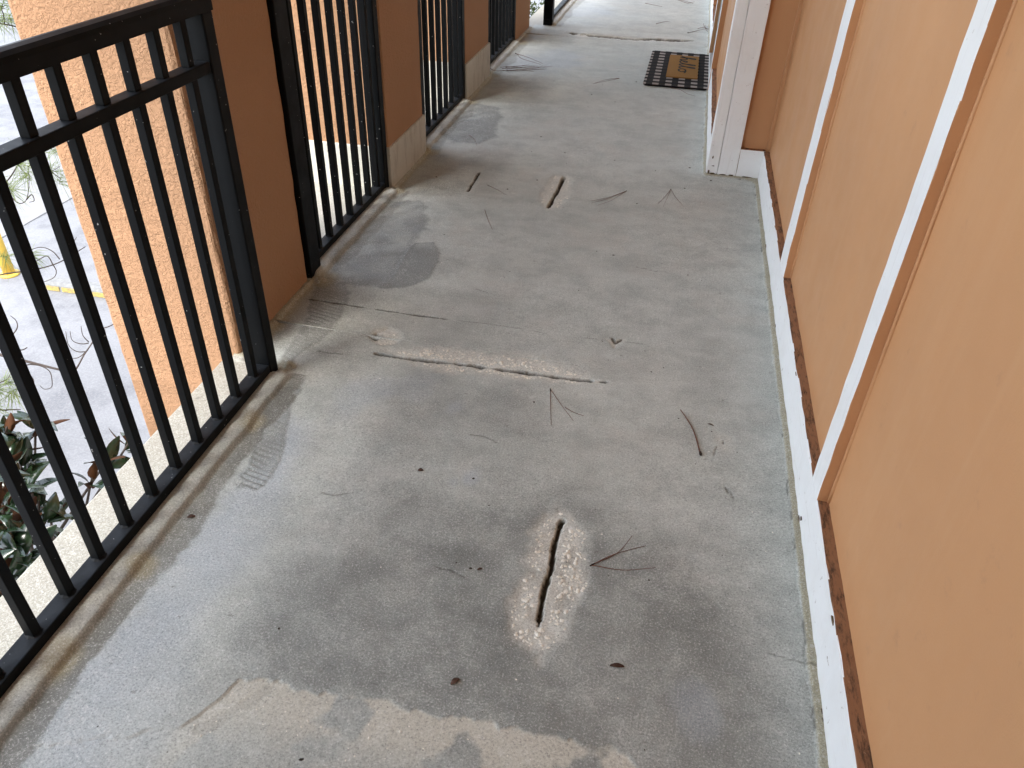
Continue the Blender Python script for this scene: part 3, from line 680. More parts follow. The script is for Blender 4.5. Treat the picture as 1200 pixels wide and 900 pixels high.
# far stretch of wall
FPX = JOG_X+0.032
fb = [(5.88,5.98),(7.00,7.10),(8.35,8.45),(9.65,9.75)]
fe = [JOG_Y+0.10, 5.88, 7.10, 8.35, 8.45, 9.65, 9.75, 14.0]
for k in range(0, 8, 2):
    bm = bmesh.new(); add_box(bm, FPX, FPX+0.12, fe[k]-0.02, fe[k+1]+0.02, 0.10, 2.72); wput(bm_done('wall_panel', bm, M_panel))
for k, (a, b) in enumerate(fb):
    if k in (0, 1): continue
    wput(rough_board('batten', (JOG_X, FPX+0.004, a, b, 0.158, 2.719), [M_white_v, M_panel], None, 0.07, 0.001, 0.002, 60+k, (-1,0,0)))
wput(rough_board('baseboard', (JOG_X+0.001, FPX+0.004, JOG_Y+0.046, 5.879, 0.004, 0.155), [M_white_h, M_ledge], None, 0.06, 0.001, 0.003, 110, (-1,0,0)))
wput(rough_board('baseboard', (JOG_X, FPX+0.004, 7.101, 14.0, 0.004, 0.155), [M_white_h, M_ledge], None, 0.1, 0.001, 0.003, 111, (-1,0,0)))
wput(rough_board('batten', (JOG_X+0.001, FPX+0.004, JOG_Y+0.046, JOG_Y+0.125, 0.158, 2.719), [M_white_v, M_panel], None, 0.08, 0.0008, 0.002, 112, (-1,0,0)))
# door
door = wput(box_obj('door', (JOG_X+0.026, JOG_X+0.070, 5.985, 6.995, 0.02, 2.10), M_door, None, 0.003))
for a, b in ((5.88,5.98),(7.00,7.10)):
    wput(rough_board('door_casing', (JOG_X-0.004, FPX+0.004, a, b, 0.004, 2.20), [M_white_v, M_panel], None, 0.1, 0.0006, 0.002, 120, (-1,0,0)))
wput(box_obj('door_casing', (JOG_X-0.004, FPX+0.004, 5.981, 6.999, 2.105, 2.20), [M_white_v], None, 0.002))
wput(box_obj('threshold', (JOG_X-0.002, JOG_X+0.08, 5.982, 6.998, 0.002, 0.022), M_steel, None, 0.003))
for z0, z1 in ((0.25,0.95),(1.10,1.95)):
    for ya, yb in ((6.08,6.44),(6.54,6.90)):
        o = box_obj('door_panel', (JOG_X+0.020, JOG_X+0.030, ya, yb, z0, z1), M_door, None, 0.004); wput(o); o.parent = door
        o.matrix_parent_inverse = Matrix.Identity(4)
v, f = [], []
tube_data([(JOG_X+0.03,6.90,1.0),(JOG_X-0.005,6.90,1.0),(JOG_X-0.03,6.90,1.0)], [0.012,0.011,0.024], 12, v, f); o = data_obj('door_handle', v, f, M_steel); wput(o); o.parent = door
bm = bmesh.new(); add_box(bm, FPX, FPX+0.12, 5.86, 7.12, 2.195, 2.72); wput(bm_done('wall_panel', bm, M_panel))

# ------------------------------------------------------------------ doormat
dm = empty('door_mat', (-0.02, 6.42, 0.004)); tag(dm, 'black and white checked doormat with tan centre by the grey door', 'doormat')
def mat_sheet(name, x0, x1, y0, y1, z0, z1, m, parent, rad=0.03, seed=1):
    bm = bmesh.new(); pts = []
    for cx, cy, a0 in ((x1-rad,y1-rad,0),(x0+rad,y1-rad,90),(x0+rad,y0+rad,180),(x1-rad,y0+rad,270)):
        for k in range(5):
            a = math.radians(a0+k*22.5); pts.append((cx+rad*math.cos(a), cy+rad*math.sin(a)))
    top = [bm.verts.new((x, y, z1)) for x, y in pts]; bot = [bm.verts.new((x, y, z0)) for x, y in pts]; n = len(pts)
    bm.faces.new(top); bm.faces.new(bot[::-1])
    for k in range(n): bm.faces.new((bot[k], bot[(k+1)%n], top[(k+1)%n], top[k]))
    return bm_done(name, bm, m, parent)
mat_sheet('checked_border', -0.235, 0.232, -0.545, 0.535, 0.0, 0.010, mat_mat(), dm)
sk_ = NT('coir_fibre'); wv = sk_.noise(420, 3, 0.8)
coir_m = sk_.set(sk_.mix(wv, (0.20,0.095,0.022), (0.42,0.215,0.065)), 0.95, 0.1); sk_.bump(wv, 0.8, 0.004)
cp = mat_sheet('coir_centre', -0.082, 0.150, -0.305, 0.395, 0.0102, 0.018, coir_m, dm, 0.008)
M_ink = mat_simple('black_mat_print', (0.012,0.010,0.008), (0.035,0.026,0.018), 300, 0.95, 0.5)
# cursive word; up is towards the door (+x), reading direction runs -y
def stroke(pts, w, name):
    P = [Vector((0.005+q[1]*0.115, 0.335-q[0]*0.60+0.04, 0.0186)) for q in pts]; S = spline(P, 6); vv, ff = [], []
    for k, p in enumerate(S):
        t = (S[min(k+1,len(S)-1)]-S[max(k-1,0)]).normalized(); nrm = Vector((-t.y, t.x, 0)); ww = w*(0.55+0.45*abs(t.x))
        vv += [tuple(p+nrm*ww), tuple(p-nrm*ww)]
    for k in range(len(S)-1): ff.append((2*k, 2*k+1, 2*k+3, 2*k+2))
    return data_obj(name, vv, ff, M_ink, cp, smooth=False)
stroke([(0.02,0.05),(0.10,0.45),(0.16,0.95),(0.11,1.0),(0.09,0.6),(0.08,0.0),(0.11,0.35),(0.17,0.45),(0.19,0.25),(0.20,0.02),(0.24,0.05)], 0.012, 'letter')
stroke([(0.24,0.05),(0.30,0.22),(0.35,0.40),(0.31,0.48),(0.27,0.30),(0.29,0.05),(0.34,0.0),(0.40,0.10)], 0.011, 'letter')
stroke([(0.40,0.10),(0.47,0.55),(0.51,0.95),(0.47,1.0),(0.45,0.6),(0.46,0.1),(0.50,0.0),(0.54,0.10)], 0.012, 'letter')
stroke([(0.54,0.10),(0.61,0.55),(0.65,0.95),(0.61,1.0),(0.59,0.6),(0.60,0.1),(0.64,0.0),(0.68,0.10)], 0.012, 'letter')
stroke([(0.82,0.45),(0.75,0.42),(0.71,0.22),(0.75,0.0),(0.82,0.02),(0.86,0.22),(0.82,0.45),(0.92,0.38)], 0.011, 'letter')

# ------------------------------------------------------------------ pine needles, twigs and leaf bits lying on the floor
M_needle = mat_simple('dry_pine_needle', (0.10,0.040,0.024), (0.19,0.085,0.05), 60, 0.6, 0.1)
M_sheath = mat_simple('dark_needle_sheath', (0.018,0.012,0.009), (0.04,0.025,0.018), 90, 0.8, 0.1)
def needle_thing(name, strands, label, cat, r0=0.0013, grp=None, sheath=True):
    vv, ff, mi = [], [], []
    for si, pts in enumerate(strands):
        S = spline([(x, y, 0) for x, y in pts], 5); n = len(S); q = []
        rr = r0*max(1.0, pts[0][1]*0.24)
        for k, p in enumerate(S):
            t = k/(n-1); q.append((p.x, p.y, floor_z(p.x, p.y)+rr*1.1+0.004*math.sin(t*math.pi)*(si%2)+si*rr*0.5))
        nf0 = len(ff); tube_data(q, [rr*(1.0-0.5*k/(n-1)) for k in range(n)], 5, vv, ff)
        mi += [0]*(len(ff)-nf0)
    if sheath:
        x, y = strands[0][0]; S = spline([(a, b, 0) for a, b in strands[0]], 5); d = (S[1]-S[0]).normalized()
        rr = r0*max(1.0, y*0.24)*1.9; nf0 = len(ff)
        q = [(x-d.x*0.004, y-d.y*0.004, floor_z(x, y)+rr), (x+d.x*0.003, y+d.y*0.003, floor_z(x, y)+rr), (x+d.x*0.011, y+d.y*0.011, floor_z(x, y)+rr)]
        tube_data(q, [rr*0.6, rr, rr*0.7], 6, vv, ff); mi += [1]*(len(ff)-nf0)
    o = data_obj(name, vv, ff, [M_needle, M_sheath], None, True, mi); tag(o, label, cat, grp)
    return o
G = 'pine needles fallen on the walkway'
needle_thing('pine_needles', [[(-0.040,1.317),(0.013,1.367),(0.090,1.415)],[(-0.040,1.317),(0.040,1.316),(0.119,1.346)],[(-0.038,1.319),(0.02,1.372),(0.052,1.44)]], 'reddish forked pine needles just right of the large near spall', 'pine needles', 0.0013, G)
needle_thing('pine_needles', [[(-0.268,2.028),(-0.252,1.94),(-0.234,1.847)],[(-0.268,2.028),(-0.22,1.95),(-0.169,1.881)],[(-0.206,1.944),(-0.175,1.925),(-0.141,1.915)]], 'three-pronged pine needles just in front of the long cross crack', 'pine needles', 0.0012, G)
needle_thing('brown_twig', [[(0.223,1.812),(0.198,1.929),(0.156,2.021)]], 'single curved brown twig lying between the long cross crack and the wall', 'twig', 0.0025)
needle_thing('pine_needles', [[(-0.183,3.823),(-0.266,3.695),(-0.338,3.619)],[(-0.183,3.823),(-0.245,3.667),(-0.305,3.595)],[(-0.183,3.823),(-0.262,3.712),(-0.345,3.640)]], 'narrow bunch of pine needles right of the lengthwise spalled crack', 'pine needles', 0.0010, G)
needle_thing('pine_needles', [[(0.039,3.910),(0.010,3.784),(-0.015,3.699)],[(0.039,3.910),(0.024,3.754),(0.012,3.662)],[(0.039,3.910),(0.069,3.801),(0.106,3.711)]], 'splayed three-pronged pine needles nearest the wall corner', 'pine needles', 0.0010, G)
needle_thing('pine_needles', [[(-0.890,3.705),(-0.830,3.662),(-0.763,3.600)]], 'single slanting pine needle between the two short lengthwise cracks', 'pine needles', 0.0010, G, False)
needle_thing('pine_needles', [[(-0.827,3.395),(-0.783,3.283),(-0.740,3.188)]], 'short reddish pine needle in front of the two short lengthwise cracks', 'pine needles', 0.0013, G, False)
needle_thing('pine_needles', [[(-1.177,4.434),(-1.129,4.368),(-1.088,4.272)]], 'pine needle on the grey repair patch beside the second pillar', 'pine needles', 0.0011, G, False)
needle_thing('pine_needles', [[(-0.437,6.020),(-0.516,5.921),(-0.598,5.821)],[(-0.437,6.02),(-0.52,5.94),(-0.61,5.80)]], 'straight pine needle pair lying left of the doormat', 'pine needles', 0.0010, G, False)
hs = []
for k in range(9):
    a = rnd.uniform(-0.5, 0.5); x, y = -1.36+rnd.uniform(0,0.1), 5.90+rnd.uniform(-0.02,0.22); L = rnd.uniform(0.15, 0.32)
    hs.append([(x, y), (x+L*0.5, y+L*(0.25+a*0.3)), (x+L, y+L*(0.45+a))])
hs.append([(-1.400,5.884),(-1.246,5.961),(-1.082,6.068),(-1.050,6.186)])
needle_thing('pine_needles', hs, 'drift of loose pine needles against the third pillar', 'pine needles', 0.0010, G, False)
needle_thing('pine_needles', [[(-1.339,6.523),(-1.204,6.419),(-1.065,6.265)],[(-1.319,6.500),(-1.245,6.347),(-1.073,6.234)]], 'pair of reddish pine needles in front of the fourth railing', 'pine needles', 0.0011, G)
needle_thing('pine_needles', [[(-0.295,8.138),(-0.236,8.243),(-0.173,8.309)]], 'dark pine needle beyond the far cross crack, farther than the doormat', 'pine needles', 0.0010, G, False)
needle_thing('pine_needles', [[(0.014,7.811),(0.10,7.95),(0.190,8.10)],[(0.165,8.221),(0.175,7.990),(0.195,7.921)],[(0.15,8.30),(0.16,8.15),(0.19,8.05)],[(0.10,8.02),(0.15,8.08),(0.2,8.02)]], 'tangle of pine needles against the wall just beyond the doormat', 'pine needles', 0.0010, G)
needle_thing('pine_needles', [[(-0.053,5.868),(0.015,5.850),(0.067,5.756),(0.128,5.708)]], 'curved pine needle lying along the near edge of the doormat', 'pine needles', 0.0011, G, False)
needle_thing('pine_needles', [[(-0.146,9.528),(-0.030,9.358),(0.040,9.491)],[(-0.2,9.6),(-0.05,9.42),(0.03,9.35)]], 'looped pine needles at the far top edge of the floor', 'pine needles', 0.0009, G, False)
needle_thing('pine_needles', [[(-0.478,9.187),(-0.382,9.120),(-0.288,9.055)]], 'faint straight pine needle at the far end of the floor', 'pine needles', 0.0009, G, False)

M_husk = mat_simple('brown_leaf_bit', (0.045,0.022,0.014), (0.11,0.06,0.04), 120, 0.7, 0.2)
def husk(x, y, L, W, ang, label, name='leaf_fragment'):
    vv, ff = [], []; n = 6
    ca, sa = math.cos(ang), math.sin(ang)
    for lay in (0, 1):
        for k in range(n+1):
            t = k/n; w = W*math.sin(math.pi*min(max(t,0.06),0.95))**0.7
            for s_ in (-1, 0, 1):
                px = (t-0.5)*L; py = s_*w; pz = 0.0012+0.35*w*abs(s_)+0.002*math.sin(t*3.1)-lay*0.0009
                vv.append((x+px*ca-py*sa, y+px*sa+py*ca, floor_z(x, y)+pz))
    o = 3*(n+1)
    for k in range(n):
        for s_ in (0, 1):
            a = 3*k+s_; ff.append((a, a+3, a+4, a+1)); ff.append((o+a, o+a+1, o+a+4, o+a+3))
    for k in range(n):
        a = 3*k; ff.append((a, o+a, o+a+3, a+3)); ff.append((a+2, a+5, o+a+5, o+a+2))
    ob = data_obj(name, vv, ff, M_husk); tag(ob, label, 'leaf bit', 'leaf bits on the floor'); return ob
husk(-0.563,1.553,0.016,0.006,0.3,'round dark brown leaf bit left of the large near spall')
husk(-0.286,0.927,0.022,0.006,0.9,'dark brown leaf bit between the near spall and the pale bottom patch')
husk(0.053,1.045,0.032,0.0055,0.15,'narrow dark bud husk right of the foot of the near spall')
husk(-0.31,1.24,0.014,0.003,0.6,'tiny dark leaf sliver left of the near spall, halfway up it')
husk(-1.095,1.235,0.020,0.006,0.5,'tan leaf scrap in the gutter beside the nearest railing')
husk(0.252,1.968,0.020,0.0025,-0.3,'thin black sliver beside the curved brown twig')

# ------------------------------------------------------------------ outside: bollard, wheel stop
M_yellow = mat_simple('yellow_safety_paint', (0.50,0.33,0.06), (0.72,0.47,0.07), 9, 0.5, 0.2)
bo = empty('yellow_bollard', (-7.50, 6.79, -3.0)); tag(bo, 'yellow painted steel bollard standing in the parking lot', 'bollard')
v, f = [], []; tube_data([(0,0,0.0),(0,0,0.4),(0,0,1.06)], 0.065, 20, v, f); data_obj('pipe', v, f, M_yellow, bo)
v, f = [], []; tube_data([(0,0,1.06),(0,0,1.085),(0,0,1.105),(0,0,1.115)], [0.065,0.058,0.038,0.01], 20, v, f); data_obj('cap', v, f, M_yellow, bo)
v, f = [], []; tube_data([(0,0,0.001),(0,0,0.02),(0,0,0.03)], [0.11,0.11,0.075], 20, v, f); data_obj('base_collar', v, f, M_yellow, bo)
M_stripe = mat_simple('worn_yellow_stripe', (0.20,0.17,0.10), (0.48,0.34,0.08), 25, 0.8, 0.2)
ws = empty('wheel_stop', (-5.92, 6.66, -3.0)); tag(ws, 'grey concrete wheel stop with yellow painted front edge', 'wheel stop')
prof = [(-0.085,0),(0.085,0),(0.075,0.07),(0.055,0.105),(-0.055,0.105),(-0.075,0.07)]
n = len(prof); vv = [(-0.92,a,z) for a,z in prof]+[(0.92,a,z) for a,z in prof]
ff = [tuple(range(n))[::-1], tuple(range(n,2*n))]+[(k,(k+1)%n,n+(k+1)%n,n+k) for k in range(n)]
data_obj('block', vv, ff, mat_simple('wheel_stop_concrete', (0.16,0.16,0.155), (0.24,0.24,0.23), 20, 0.9, 0.4), ws, smooth=False)
for k in range(9):
    x0 = -0.90+k*0.2
    box_obj('yellow_stripe', (x0, x0+0.165, -0.0905, -0.0800, 0.006, 0.064), M_stripe, ws, 0.002)

# ------------------------------------------------------------------ pine tree outside the first bay
M_bark = mat_simple('pine_bark', (0.06,0.045,0.035), (0.16,0.12,0.095), 14, 0.95, 0.8, 0.02)
M_twig = mat_simple('grey_twig_bark', (0.045,0.035,0.03), (0.10,0.08,0.07), 30, 0.9, 0.3)
def mat_leafy(name, c0, c1, trans=0.25, rough=0.55, scale=40):
    s = NT(name); c = s.mix(s.ramp(s.noise(scale, 3), [(0.3, 0.0), (0.7, 1.0)]), c0, c1)
    t = s.n('ShaderNodeBsdfTranslucent'); s.l(c, t.inputs['Color']); mx = s.n('ShaderNodeMixShader'); mx.inputs[0].default_value = trans
    s.set(c, rough, 0.3); s.l(s.b.outputs[0], mx.inputs[1]); s.l(t.outputs[0], mx.inputs[2]); s.l(mx.outputs[0], s.out.inputs['Surface'])
    return s.m
M_pine = mat_leafy('green_pine_needles', (0.14,0.20,0.06), (0.26,0.30,0.11), 0.4)
pine = empty('pine_tree', (-4.6, 2.1, -3.0)); tag(pine, 'pine tree with wispy needle tufts and bare twigs outside the nearest railing', 'tree')
pinv = -Vector(pine.location)
def pobj(name, v, f, m, **k): 
    return data_obj(name, [tuple(Vector(p)+pinv) for p in v], f, m, pine, **k)
v, f = [], []; tp = spline([(-4.6,2.1,-3.05),(-4.55,2.12,-1),(-4.62,2.08,1.5),(-4.5,2.15,4.5),(-4.55,2.1,7.5)], 6)
tube_data(tp, [0.19-0.13*k/(len(tp)-1) for k in range(len(tp))], 12, v, f); pobj('trunk', v, f, M_bark)
PB = dict(
b1=[(-2.973,2.888,0.821),(-2.891,2.961,0.784),(-2.830,3.014,0.762),(-2.832,3.076,0.740)],
b1b=[(-2.837,3.009,0.766),(-2.835,3.018,0.797),(-2.836,3.024,0.829),(-2.817,3.052,0.872)],
b2=[(-3.066,2.655,0.071),(-2.977,2.767,0.097),(-2.935,2.829,0.130),(-2.906,2.883,0.182),(-2.924,2.946,0.199)],
b2b=[(-2.935,2.829,0.130),(-2.925,2.810,0.073),(-2.901,2.815,0.033),(-2.879,2.842,0.041),(-2.872,2.881,0.105),(-2.874,2.912,0.175)],
b2c=[(-2.879,2.842,0.041),(-2.877,2.879,0.052),(-2.856,2.860,0.032),(-2.871,2.843,0.029)],
b3=[(-2.874,2.912,0.175),(-2.868,2.994,0.184),(-2.881,3.040,0.150),(-2.871,3.032,0.112),(-2.844,3.063,0.125)],
b3b=[(-2.871,3.032,0.112),(-2.860,3.034,0.096),(-2.839,3.042,0.070)],
b4=[(-3.240,2.674,-0.373),(-3.146,2.793,-0.361),(-3.042,2.898,-0.371),(-2.961,2.988,-0.362),(-2.909,3.129,-0.335)],
b4b=[(-2.983,2.962,-0.367),(-3.005,2.967,-0.324),(-3.040,2.924,-0.336),(-3.057,2.918,-0.316),(-3.063,2.926,-0.293)],
b4c=[(-2.983,2.962,-0.367),(-2.970,2.955,-0.400),(-2.979,2.928,-0.427),(-3.022,2.878,-0.436)],
b4d=[(-2.962,2.994,-0.350),(-2.987,2.994,-0.310),(-3.021,2.976,-0.282),(-3.053,2.944,-0.281),(-3.066,2.924,-0.292)],
b4e=[(-2.907,3.064,-0.324),(-2.920,3.071,-0.290),(-2.910,3.094,-0.266)],
b5=[(-2.735,2.606,-0.756),(-2.723,2.641,-0.730),(-2.712,2.679,-0.697),(-2.695,2.725,-0.662),(-2.668,2.793,-0.608),(-2.637,2.828,-0.599),(-2.577,2.897,-0.580)],
b5b=[(-2.703,2.700,-0.683),(-2.737,2.674,-0.672),(-2.769,2.671,-0.635),(-2.785,2.700,-0.576)],
b5c=[(-2.702,2.727,-0.650),(-2.727,2.706,-0.645),(-2.758,2.693,-0.622),(-2.771,2.711,-0.580)],
b5d=[(-2.701,2.707,-0.677),(-2.728,2.662,-0.699),(-2.761,2.634,-0.691)],
b5e=[(-2.702,2.730,-0.646),(-2.726,2.733,-0.611),(-2.737,2.753,-0.570)],
b5f=[(-2.656,2.804,-0.608),(-2.647,2.792,-0.635),(-2.649,2.769,-0.662)],
b6=[(-2.728,2.156,-0.266),(-2.658,2.236,-0.274),(-2.618,2.255,-0.309),(-2.597,2.242,-0.354),(-2.580,2.252,-0.366),(-2.568,2.269,-0.362)],
b6b=[(-2.618,2.255,-0.309),(-2.604,2.289,-0.285),(-2.610,2.305,-0.257),(-2.627,2.303,-0.233)],
b6c=[(-2.597,2.242,-0.354),(-2.575,2.215,-0.416),(-2.550,2.236,-0.426),(-2.521,2.255,-0.442),(-2.494,2.261,-0.469),(-2.481,2.244,-0.505),(-2.479,2.225,-0.528),(-2.497,2.206,-0.527),(-2.511,2.205,-0.510)],
b6d=[(-2.597,2.242,-0.354),(-2.578,2.218,-0.409),(-2.543,2.209,-0.465),(-2.530,2.200,-0.492),(-2.532,2.176,-0.516)],
b7=[(-2.624,1.956,-0.431),(-2.536,2.006,-0.496),(-2.510,2.028,-0.507),(-2.483,2.049,-0.518)],
b7b=[(-2.608,1.990,-0.418),(-2.562,2.058,-0.407),(-2.537,2.092,-0.404),(-2.532,2.113,-0.388)])
roots = dict(b1=(-4.52,2.12,1.25), b2=(-4.52,2.12,0.45), b4=(-4.5,2.12,-0.1), b5=(-4.5,2.12,-0.4), b6=(-4.5,2.1,-0.25), b7=(-4.5,2.1,-0.35), b7b=None)
groups = dict(b1=['b1','b1b'], b2=['b2','b2b','b2c','b3','b3b'], b4=['b4','b4b','b4c','b4d','b4e'], b5=['b5','b5b','b5c','b5d','b5e','b5f'], b6=['b6','b6b','b6c','b6d'], b7=['b7','b7b'])
for gk, ks in groups.items():
    v, f = [], []
    r0 = Vector(roots[gk]); p0 = Vector(PB[gk][0]); mid = r0.lerp(p0, 0.5)+Vector((0,0,0.12))
    sp = spline([r0, mid, p0], 6); tube_data(sp, [0.020-0.0155*k/(len(sp)-1) for k in range(len(sp))], 7, v, f)
    for k in ks:
        q = spline(PB[k], 5); main = k == gk
        a = 0.0048 if main else 0.0030
        tube_data(q, [a*(1-0.55*j/(len(q)-1)) for j in range(len(q))], 5, v, f)
    pobj('branch', v, f, M_twig)
tufts = [(-2.831,3.029,0.829),(-2.807,3.054,0.839),(-2.855,2.997,0.786),(-2.856,3.064,0.781),(-2.925,2.821,0.094),(-2.905,2.891,0.199),(-2.918,2.962,0.222),(-2.874,2.895,0.141),(-2.864,3.076,0.197),(-2.871,3.032,0.112),(-2.849,3.030,0.065),(-3.343,3.036,-0.401),(-2.965,2.795,0.128),(-2.536,2.086,-0.413),(-2.556,2.044,-0.431),(-2.517,2.072,-0.453),(-3.06,2.92,-0.30),(-2.56,2.0,-0.47)]
v, f = [], []; r = random.Random(5)
for ti, t in enumerate(tufts):
    ax = Vector((r.gauss(0.5,0.5), r.gauss(0.3,0.5), r.gauss(-0.1,0.4))).normalized()
    for k in range(46):
        d = (ax*0.55+Vector((r.gauss(0,1), r.gauss(0,1), r.gauss(0,1))).normalized()).normalized(); L = r.uniform(0.07, 0.15)*(0.8 if ti > 12 else 1.0)
        p = Vector(t)+Vector((r.gauss(0,0.008), r.gauss(0,0.008), r.gauss(0,0.008))); s = d.cross(Vector((r.gauss(0,1), r.gauss(0,1), r.gauss(0,1)))).normalized()*0.0011
        q = p+d*L*0.55+Vector((0,0,-0.004)); e = p+d*L+Vector((0,0,-0.018)); b = len(v)
        v += [tuple(p-s), tuple(p+s), tuple(q+s*0.9), tuple(q-s*0.9), tuple(e)]; f += [(b,b+1,b+2,b+3), (b+3,b+2,b+4)]
o = pobj('needles', v, f, M_pine, smooth=False); o['kind'] = 'stuff'
v, f = [], []
for k in range(5200):      # the rest of the crown, higher up
    a = r.uniform(0, 6.283); z = r.uniform(2.6, 8.2); rad = abs(r.gauss(0, 0.55))*(8.6-z)*0.36+0.1
    p = Vector((-4.55+rad*math.cos(a)-0.5, 2.1+rad*math.sin(a)-0.4, z)); d = Vector((r.gauss(0,1), r.gauss(0,1), r.gauss(0.3,0.6))).normalized()*r.uniform(0.10,0.2)
    s = d.cross(Vector((r.gauss(0,1), r.gauss(0,1), r.gauss(0,1)))).normalized()*0.012; b = len(v)
    v += [tuple(p-s), tuple(p+s), tuple(p+d)]; f.append((b,b+1,b+2))
o = pobj('crown', v, f, M_pine, smooth=False); o['kind'] = 'stuff'

# ------------------------------------------------------------------ magnolia below the ledge
def mat_leaf(name, c0, c1, rough, spec):
    s = NT(name); oi = s.n('ShaderNodeObjectInfo'); tc = s.n('ShaderNodeTexCoord')
    nz = s.noise(30, 3, 0.6, vec=tc.outputs['Object'])
    c = s.mix(oi.outputs['Random'], c0, c1); c = s.mix(s.ramp(nz, [(0.45, 0.0), (0.75, 0.35)]), c, tuple(x*1.5 for x in c1))
    return s.set(c, rough, spec)
M_mgt = mat_leaf('glossy_magnolia_leaf', (0.010,0.026,0.013), (0.024,0.046,0.020), 0.22, 0.55)
M_mgb = mat_leaf('brown_leaf_underside', (0.035,0.014,0.006), (0.075,0.030,0.012), 0.8, 0.2)
def leaf_mesh(curl, fold):
    L, Wd, n = 0.100, 0.0245, 5; vv, ff, mi = [], [], []
    for lay in (0, 1):
        for k in range(n+1):
            t = k/n; w = Wd*(math.sin(math.pi*(0.04+0.92*t)**0.85)); x = t*L; z = -curl*(t-0.35)**2*L - lay*0.0007
            for s_ in (-1, 0, 1): vv.append((x, s_*w, z+fold*abs(s_)*w))
    o = 3*(n+1)
    for k in range(n):
        for s_ in (0, 1):
            a = 3*k+s_; ff.append((a, a+3, a+4, a+1)); mi.append(0); ff.append((o+a, o+a+1, o+a+4, o+a+3)); mi.append(1)
    for k in range(n):
        a = 3*k; ff += [(a, o+a, o+a+3, a+3), (a+2, a+5, o+a+5, o+a+2)]; mi += [1, 1]
    me = bpy.data.meshes.new('leaf'); me.from_pydata(vv, [], ff); me.materials.append(M_mgt); me.materials.append(M_mgb)
    me.polygons.foreach_set('material_index', mi); me.polygons.foreach_set('use_smooth', [True]*len(ff)); me.update(); 
    return me
leafs = [leaf_mesh(c, fo) for c, fo in ((0.3,0.25),(0.7,0.4),(-0.3,0.2),(1.1,0.3))]
mag = empty('magnolia_tree', (-2.15, 1.15, -3.0)); tag(mag, 'dark glossy magnolia with brown leaf undersides just below the ledge', 'tree')
whorl = [(-1.979,1.562,-0.126),(-1.981,1.588,-0.190),(-1.983,1.663,-0.206),(-1.929,1.468,-0.181),(-1.922,1.506,-0.243),(-1.869,1.445,-0.266),(-1.808,1.309,-0.190),(-1.833,1.437,-0.311),(-1.829,1.463,-0.375),(-1.774,1.379,-0.333),(-1.770,1.291,-0.243),(-1.700,1.254,-0.260),(-1.709,1.187,-0.220),(-1.674,1.181,-0.259),(-1.643,1.119,-0.253),(-1.746,1.201,-0.173),(-1.861,1.330,-0.115),(-1.679,1.080,-0.166),(-1.818,1.648,-0.394),(-1.819,1.749,-0.385),(-1.805,1.849,-0.388),(-1.990,1.412,-0.411),(-1.935,1.406,-0.472),(-1.979,1.500,-0.518),(-2.076,1.536,-0.390),(-2.037,1.494,-0.118),(-1.86,1.25,-0.40),(-1.78,1.18,-0.42),(-1.90,1.30,-0.55),(-1.72,1.10,-0.40),(-1.80,1.05,-0.30)]
cen = Vector((-2.10,1.18,-0.95)); r = random.Random(9); ml = Vector(mag.location)
v, f = [], []; tp = spline([(-2.15,1.15,-3.05),(-2.18,1.12,-2.0),tuple(cen)], 6); tube_data([p-ml for p in tp], [0.06-0.03*k/(len(tp)-1) for k in range(len(tp))], 9, v, f); data_obj('trunk', v, f, M_bark, mag)
nleaf = 0
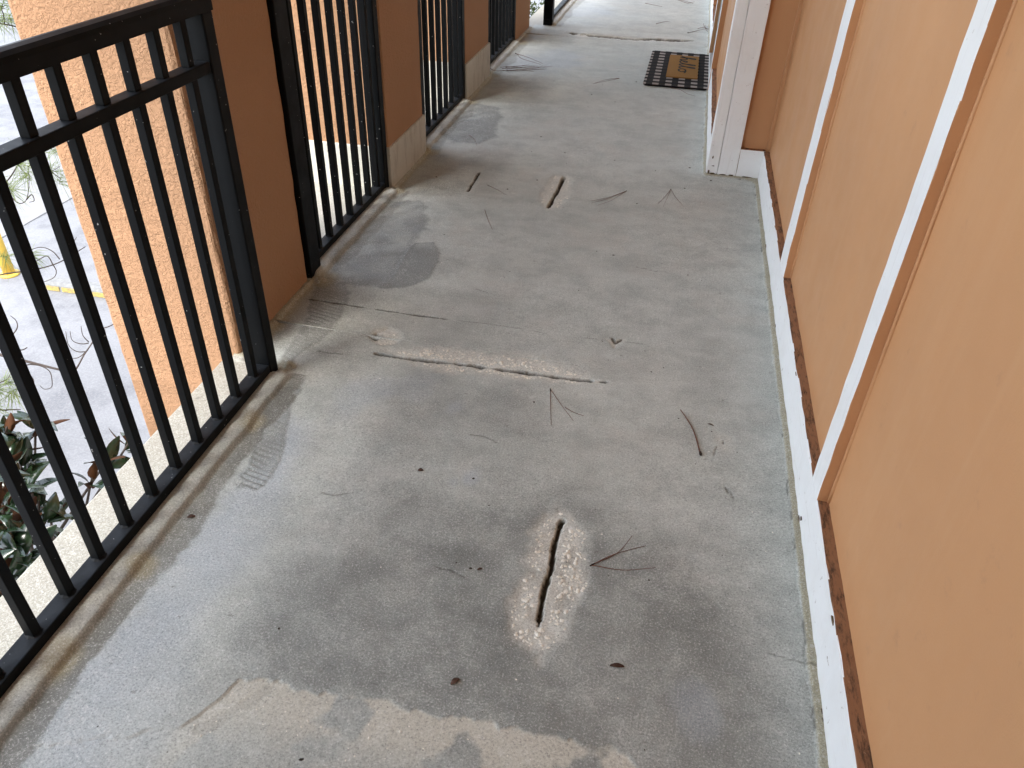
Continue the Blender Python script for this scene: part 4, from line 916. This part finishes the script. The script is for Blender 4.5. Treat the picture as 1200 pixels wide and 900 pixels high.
for wi, w in enumerate(whorl):
    w = Vector(w); start = cen.lerp(w, 0.12); midp = start.lerp(w, 0.55)+Vector((r.gauss(0,0.04), r.gauss(0,0.04), -0.05))
    sp = spline([start, midp, w], 5); v, f = [], []; tube_data([p-ml for p in sp], [0.010-0.0065*k/(len(sp)-1) for k in range(len(sp))], 6, v, f); data_obj('branch', v, f, M_twig, mag)
    ax = (w-midp).normalized(); ax = (ax+Vector((0.1,0,0.5))).normalized()
    nl = r.randint(6, 9) if wi not in (18,19,20) else 5
    for k in range(nl):
        a = 2*math.pi*k/nl+r.uniform(-0.3,0.3); u_ = ax.orthogonal().normalized(); b_ = ax.cross(u_)
        el = r.uniform(0.15, 0.95); d = ((u_*math.cos(a)+b_*math.sin(a))*math.cos(el)+ax*math.sin(el)).normalized()
        n_ = ax - d*ax.dot(d)
        n_ = (n_.normalized() if n_.length > 1e-3 else u_) + Vector((r.gauss(0,0.35), r.gauss(0,0.35), r.gauss(0,0.35))); n_ = (n_-d*n_.dot(d)).normalized()
        if r.random() < 0.10: n_ = -n_
        y_ = n_.cross(d); sc = r.uniform(0.65, 1.12)
        o = mesh_obj('leaf', leafs[r.randrange(4)], mag)
        m = Matrix((( d.x, y_.x, n_.x), (d.y, y_.y, n_.y), (d.z, y_.z, n_.z))).to_4x4(); m = m @ Matrix.Scale(sc, 4)
        st = w - ax*r.uniform(0.0, 0.05) - ml + d*0.008
        o.matrix_local = Matrix.Translation(st) @ m; nleaf += 1

# ------------------------------------------------------------------ leafy tree beyond the far railing
M_far = mat_leafy('olive_tree_leaf', (0.045,0.065,0.025), (0.10,0.12,0.05), 0.25, 0.6, 3)
ft = empty('broadleaf_tree', (-3.6, 14.6, -3.0)); tag(ft, 'olive green leafy tree beyond the farthest railing', 'tree')
fl_ = Vector(ft.location); r = random.Random(14)
v, f = [], []; tube_data([(0,0,-0.05),(0.05,0.03,1.2),(0.0,0.1,2.6),(0.1,0.0,3.6)], [0.16,0.13,0.10,0.05], 10, v, f)
for k in range(7):
    a = k*0.9; tube_data([(0.02,0.05,1.6+0.2*k),(0.6*math.cos(a),0.6*math.sin(a),2.2+0.25*k),(1.2*math.cos(a),1.2*math.sin(a),2.7+0.3*k)], [0.05,0.03,0.012], 6, v, f)
data_obj('trunk', v, f, M_bark, ft)
cl = [(Vector((r.gauss(0,0.75), r.gauss(0,0.75), 2.7+r.gauss(0,0.95))), r.uniform(0.3,0.55)) for _ in range(46)]
v, f = [], []
for c, rad in cl:
    for k in range(300):
        d = Vector((r.gauss(0,1), r.gauss(0,1), r.gauss(0,1))).normalized()*rad*r.random()**0.4; p = c+d
        a = Vector((r.gauss(0,1), r.gauss(0,1), r.gauss(0,0.6))).normalized()*r.uniform(0.03,0.055); b = a.cross(Vector((r.gauss(0,1), r.gauss(0,1), r.gauss(0,1)))).normalized()*r.uniform(0.014,0.024); q = len(v)
        v += [tuple(p-a), tuple(p+b), tuple(p+a), tuple(p-b)]; f.append((q,q+1,q+2,q+3))
data_obj('crown', v, f, M_far, ft, smooth=False)
